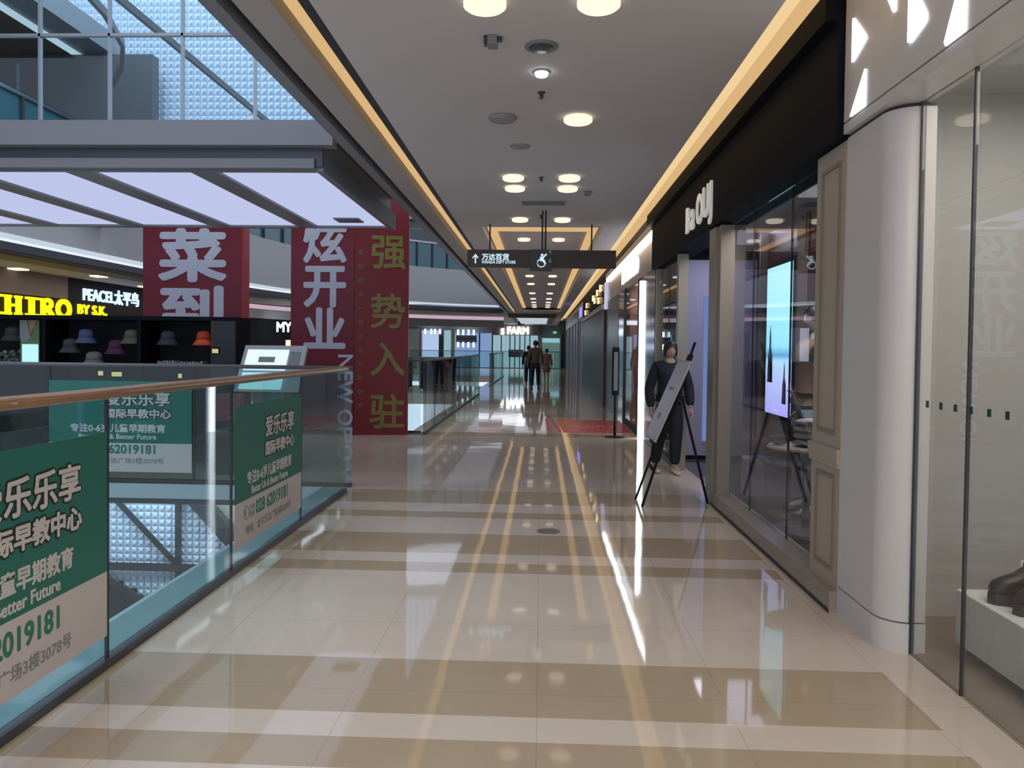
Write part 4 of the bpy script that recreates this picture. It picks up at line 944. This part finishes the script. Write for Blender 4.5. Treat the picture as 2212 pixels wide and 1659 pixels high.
def slopebox(y0, y1, s0, s1, d0, d1, nm, m):
    mb = MB(); mb.v = [tuple(a + dd * s_ + n * d_ + Vector((0, y, 0))) for d_ in (d0, d1) for (y, s_) in ((y0, s0), (y1, s0), (y1, s1), (y0, s1))]
    mb.f = [(0, 3, 2, 1), (4, 5, 6, 7), (0, 1, 5, 4), (1, 2, 6, 5), (2, 3, 7, 6), (3, 0, 4, 7)]; return mb.build(nm, m, t)
slopebox(6.98, 7.58, 0, 1, .016, .036, 'frame', 'lightgrey'); slopebox(7.0, 7.56, .02, .98, .0365, .038, 'sheet', mat('pale_lilac_sheet', (.55, .54, .62), .3))
slopebox(7.2, 7.36, .25, .33, .0385, .039, 'red_mark', mat('faded_red_print', (.5, .2, .2), .4)); slopebox(7.15, 7.4, .62, .66, .0385, .039, 'printed_line', 'printgrey')
t = thing('sign_stand', 'slim black pole sign stand on the floor before the bright shop', 'sign stand', (1.28, 12.7, 0))
MB().lathe([(.02, 0), (.17, 0), (.17, .012), (.03, .025)], (1.28, 12.7, 0), 32).build('base', 'blackmatte', t)
MB().cyl((1.28, 12.7, .02), (1.28, 12.7, .76), .022).build('pole', 'blackmatte', t, True)
MB().box(1.22, 1.34, 12.68, 12.72, .72, 1.54).build('frame', 'blackmatte', t); MB().box(1.245, 1.315, 12.672, 12.679, .80, 1.46).build('sheet', 'midgrey', t)
t = thing('floor_sticker', 'red printed floor graphic in front of the bright shop', 'floor graphic', (1, 14.5, 0))
MB().prism([(.42, 13.3), (1.66, 13.3), (1.66, 15.7), (.36, 15.7)], 'z', 0, .003).build('red_field', 'matred', t)
MB().prism([(.20, 15.7), (.28, 15.7), (.40, 13.3), (.33, 13.3)], 'z', 0, .0035).prism([(.1, 15.7), (.16, 15.7), (.22, 13.3), (.15, 13.3)], 'z', 0, .0035).build('edge_stripe', 'matred', t)
text('盛大开业', .42, 'matpink', 'lettering', t, (.55, 14.2, .0045), (1, 0, 0), (0, 1, 0), extrude=.0005, sx=.6)
t = thing('floor_cover', 'small round dark metal cover set in the polished floor', 'floor cover', (.08, 6.06, 0))
MB().lathe([(.078, .0), (.095, .0), (.095, .004), (.078, .004)], (.08, 6.06, 0), 32).build('rim', 'steel', t)
MB().lathe([(.01, .0), (.077, .0), (.077, .003), (.01, .003)], (.08, 6.06, 0), 32).build('lid', 'groove', t)

# ------------------------------------------------------------------ bright shop (third)
t = thing('bright_shopfront', 'shopfront with white light tubes and glowing letters behind the hanging sign', 'shopfront', (1.7, 15, 0))
MB().box(1.70, 1.9, 11.42, 19.4, 2.74, 3.24).build('fascia', 'coppermirror', t)
MB().box(1.66, 1.9, 11.42, 19.2, 3.24, 3.32).build('light_tube', 'ledwhite', t)
MB().box(1.66, 1.9, 11.42, 19.4, 3.325, 3.44).build('cap', 'lightgrey', t)
MB().box(1.64, 1.9, 19.2, 19.5, 2.55, 3.24).build('end_light_box', emis('dim_lilac_light_box', (.45, .45, .60), .9), t)
MB().box(1.66, 1.70, 12.52, 12.66, 0, 2.66).build('light_tube', 'ledwhite', t)
MB().box(1.70, 1.80, 11.2, 12.5, 0, 2.74).build('mirror_panel', 'mirror', t)
MB().box(1.70, 1.80, 12.5, 13.2, 0, 2.74).build('corner_post', 'groove', t)
MB().box(1.72, 1.73, 13.2, 15.2, .12, 2.74).build('glass_pane', 'g_shop', t); MB().box(1.70, 1.8, 13.2, 15.2, 0, .12).build('sill', 'groove', t)
MB().box(1.70, 1.80, 15.2, 15.4, 0, 2.74).build('post', 'groove', t)
MB().box(1.705, 1.8, 15.4, 16.4, 0, 2.74).build('mirror_panel', 'mirror', t); MB().box(1.70, 1.8, 16.4, 19.4, 0, 2.74).build('dark_panel', mat('dark_plum_panel', (.05, .042, .048), .3), t)
text('BACHARO', .42, 'ledsign', 'lettering', t, (1.692, 15.8, 2.88), (0, -1, 0), extrude=.008, bold=.01, sx=1.32)
struct('wall_right.003', MB().box(2.5, 2.6, 13.0, 15.5, 0, 2.9).box(1.8, 2.6, 15.2, 15.3, 0, 2.9).box(1.8, 2.6, 13.0, 13.1, 0, 2.9).box(1.8, 2.6, 13, 15.3, 2.85, 2.9).box(1.8, 2.6, 13, 15.3, .0, .12), 'pinkwall')
area('pink_window_light', (2.1, 14.2, 2.8), (0, 0, 0), .5, 1.6, 16, (1.0, .85, .85))
# slatted bronze front and further shops
t = thing('bronze_shopfront', 'dark bronze slatted shopfront with golden lamps beyond the bright shop', 'shopfront', (1.7, 22, 0))
mb = MB(); k = 19.6
while k < 29.5: mb.box(1.64, 1.72, k, k + .22, 0, 2.6); k += .34
mb.build('slats', 'bronze', t); MB().box(1.72, 1.85, 19.5, 29.6, 0, 2.6).build('back_panel', 'blackmatte', t)
MB().box(1.58, 1.85, 19.5, 29.6, 2.55, 2.68).build('ledge', 'pilaster', t); MB().box(1.74, 1.85, 19.5, 29.6, 2.68, 3.42).build('fascia', 'black', t)
random.seed(5)
for k, (y, z) in enumerate(((20.4, 3.18), (21.6, 3.14), (23.3, 3.10), (26.5, 3.06), (21.0, 2.88), (27.2, 2.84), (22.6, 2.98))):
    MB().ball((1.68, y, z), .08, .10, .10, 14, 8).build('golden_lamp', 'gold', t, True)
    MB().box(1.58, 1.62, y - .05, y + .05, z - .10, z + .08).build('lamp_glow', emis('lamp_glow_warm', (1.0, .92, .6), 2.0) if k == 0 else 'lampglow' in M and M['lampglow'] or M['lamp'], t)
sh = [(29.7, 33.5, 'black', 'black shopfront with violet sign after the bronze slats'), (33.6, 39.5, 'darkgrey', 'dark grey shopfront after the violet sign'), (39.6, 50, 'groove', 'farthest dark shopfront on the right before the end shops')]
for a_, b_, m_, lb in sh:
    t = thing('far_shopfront', lb, 'shopfront', (1.7, (a_ + b_) / 2, 0))
    MB().box(1.72, 1.85, a_, b_, 0, 2.75).build('panel', m_, t); MB().box(1.66, 1.85, a_, b_, 2.75, 3.42).build('fascia', 'darkgrey', t)
    MB().box(1.62, 1.72, a_, a_ + .25, 0, 2.75).build('post', 'steel', t); MB().box(1.64, 1.72, (a_ + b_) / 2, (a_ + b_) / 2 + .2, 0, 2.75).build('post', 'steel', t)
    if m_ == 'black': MB().box(1.64, 1.66, a_ + .6, a_ + 2.6, 2.85, 3.25).build('violet_sign', 'purple', t)
struct('wall_right.004', MB().box(1.9, 2.0, 11.25, 13.0, 0, 3.7).box(1.9, 2.0, 15.3, 60, 0, 3.7).box(2.6, 2.7, 11.25, 15.5, 0, 3.7), 'groove')
struct('wall_right.005', MB().box(1.9, 5.2, 60, 60.2, 0, 3.7), 'groove')

# ------------------------------------------------------------------ far end of the corridor
struct('wall_end', MB().box(-17, 1.9, 60, 60.3, 0, 5), 'midgrey')
struct('ceiling.009', MB().box(-15, -1.9, 40, 60.6, 3.42, 3.7), 'farceil')
tag(MB().box(-1.5, .38, 43, 56, 3.36, 3.398).build('ceiling_light_panel', emis('grey_white_ceiling_panel', (.42, .46, .52), .9)), 'large pale luminous panel in the ceiling at the corridor end', 'light panel')
struct('trim_14', MB().box(-1.8, .8, 40.5, 41.3, 3.2, 3.42).box(.45, .8, 41.3, 56, 3.34, 3.398), 'brown')
t = thing('end_shop', 'brightly lit end shop under the glowing FARM lettering', 'shop', (-2.2, 59.6, 0))
MB().box(-3.9, -.2, 59.7, 59.95, 0, 2.55).build('window', 'farwindow2', t); MB().box(-3.95, -.05, 59.6, 59.9, 2.58, 3.36).build('fascia', 'brown', t)
mb = MB()
for x in (-3.9, -3.2, -2.5, -2.1, -1.7, -1.3, -.9, -.2): mb.box(x - .04, x + .04, 59.6, 59.7, 0, 2.55)
mb.build('mullions', 'groove', t)
MB().box(-2.6, -1.4, 59.4, 59.6, .8, 1.4).build('counter', 'darkgrey', t)
text('FARM', .80, 'farsign', 'lettering', t, (-2.75, 59.5, 2.66), extrude=.05, bold=.035, sx=.88); text('S', .66, 'farsign', 'lettering', t, (-3.25, 59.5, 2.62), extrude=.05, bold=.03)
t = thing('end_shop', 'blue lit display shop left of the glowing FARM lettering', 'shop', (-5.5, 59.6, 0))
MB().box(-7.0, -4.0, 59.7, 59.95, 0, 2.7).build('window', 'farwindow', t); MB().box(-7.2, -6.95, 59.5, 59.9, 0, 2.9).build('post', 'postbeige', t)
for i in range(4):
    for j in range(2): MB().box(-6.75 + i * .42, -6.62 + i * .42, 59.5, 59.6, 1.55 + j * 1.0, 1.95 + j * 1.0).build('spot_lamp', 'farsign', t)
MB().box(-6.85, -5.2, 59.62, 59.69, 1.9, 2.5).build('dark_shelf', 'groove', t); MB().box(-5.0, -4.9, 59.5, 59.69, 0, 2.7).build('post', 'groove', t)
t = thing('end_shop', 'pale lilac lit display window further left at the corridor end', 'shop', (-9, 59.6, 0))
MB().box(-9.6, -8.3, 59.7, 59.95, .4, 2.9).build('window', 'farwindow3', t); MB().box(-8.25, -7.9, 59.6, 59.9, 0, 2.9).build('dark_post', 'groove', t); MB().box(-7.85, -7.3, 59.7, 59.9, 0, 2.9).build('side_window', 'farwindow2', t)
MB().box(-9.75, -9.62, 59.5, 59.9, 0, 2.9).build('post', 'postbeige', t)
for x in (-9.4, -8.9, -8.6, -8.2): MB().box(x, x + .12, 59.4, 59.5, 2.6, 2.98).build('spot_lamp', 'farsign', t)
tag(MB().box(-11.2, -9.8, 59.5, 59.9, 0, 3.0).build('square_column', 'cream'), 'pale cream square column at the far end', 'column')
tag(MB().box(-12.9, -11.25, 59.5, 59.9, 0, 3.0).build('hoarding', 'darkgreen'), 'dark green hoarding beside the cream column', 'hoarding')
t = thing('end_door', 'greenish glass doorway at the right of the corridor end', 'door', (.9, 59.6, 0))
MB().box(.1, 1.5, 59.7, 59.9, 0, 2.3).build('glass', 'farwindow2' if False else mat('dim_green_glass', (.10, .17, .16), .3, emit=(.10, .17, .16), es=.6), t)
MB().box(.1, 1.5, 59.5, 59.7, 2.0, 2.35).build('transom_light', 'tscreen' if False else emis('dim_cyan_light', (.20, .38, .45), 1.0), t); MB().box(1.5, 1.62, 59.4, 59.9, 0, 2.7).box(0, .1, 59.4, 59.9, 0, 2.5).build('frame', 'pilaster', t)
t = thing('exit_sign', 'small green exit light above the far doorway', 'sign', (1.2, 59.4, 2.8)); MB().box(.95, 1.25, 59.45, 59.55, 2.72, 2.9).build('panel', emis('green_exit_light', (.1, .4, .25), 1.0), t)
for x, y, lb in ((-3.6, 25.5, 'black counter kiosk on the second crossing nearest the railing'), (-5.3, 26.2, 'black counter kiosk on the second crossing further left')):
    t = thing('counter_kiosk', lb, 'kiosk', (x, y, 0)); MB().box(x - .6, x + .6, y, y + .8, .06, 1.1).build('body', 'blackmatte', t); MB().box(x - .65, x + .65, y - .05, y + .85, 1.1, 1.16).build('counter_top', 'darkgrey', t); MB().box(x - .5, x + .5, y + .1, y + .7, 0, .06).build('base', 'groove', t)
area('far_corridor_light', (-4, 50, 3.3), (0, 0, 0), 6, 8, 160, (.85, .92, 1.0))

# remove the empty platform root if nothing stands under it
for o in list(bpy.data.objects):
    if o.type == 'EMPTY' and not [c for c in bpy.data.objects if c.parent == o]: bpy.data.objects.remove(o)
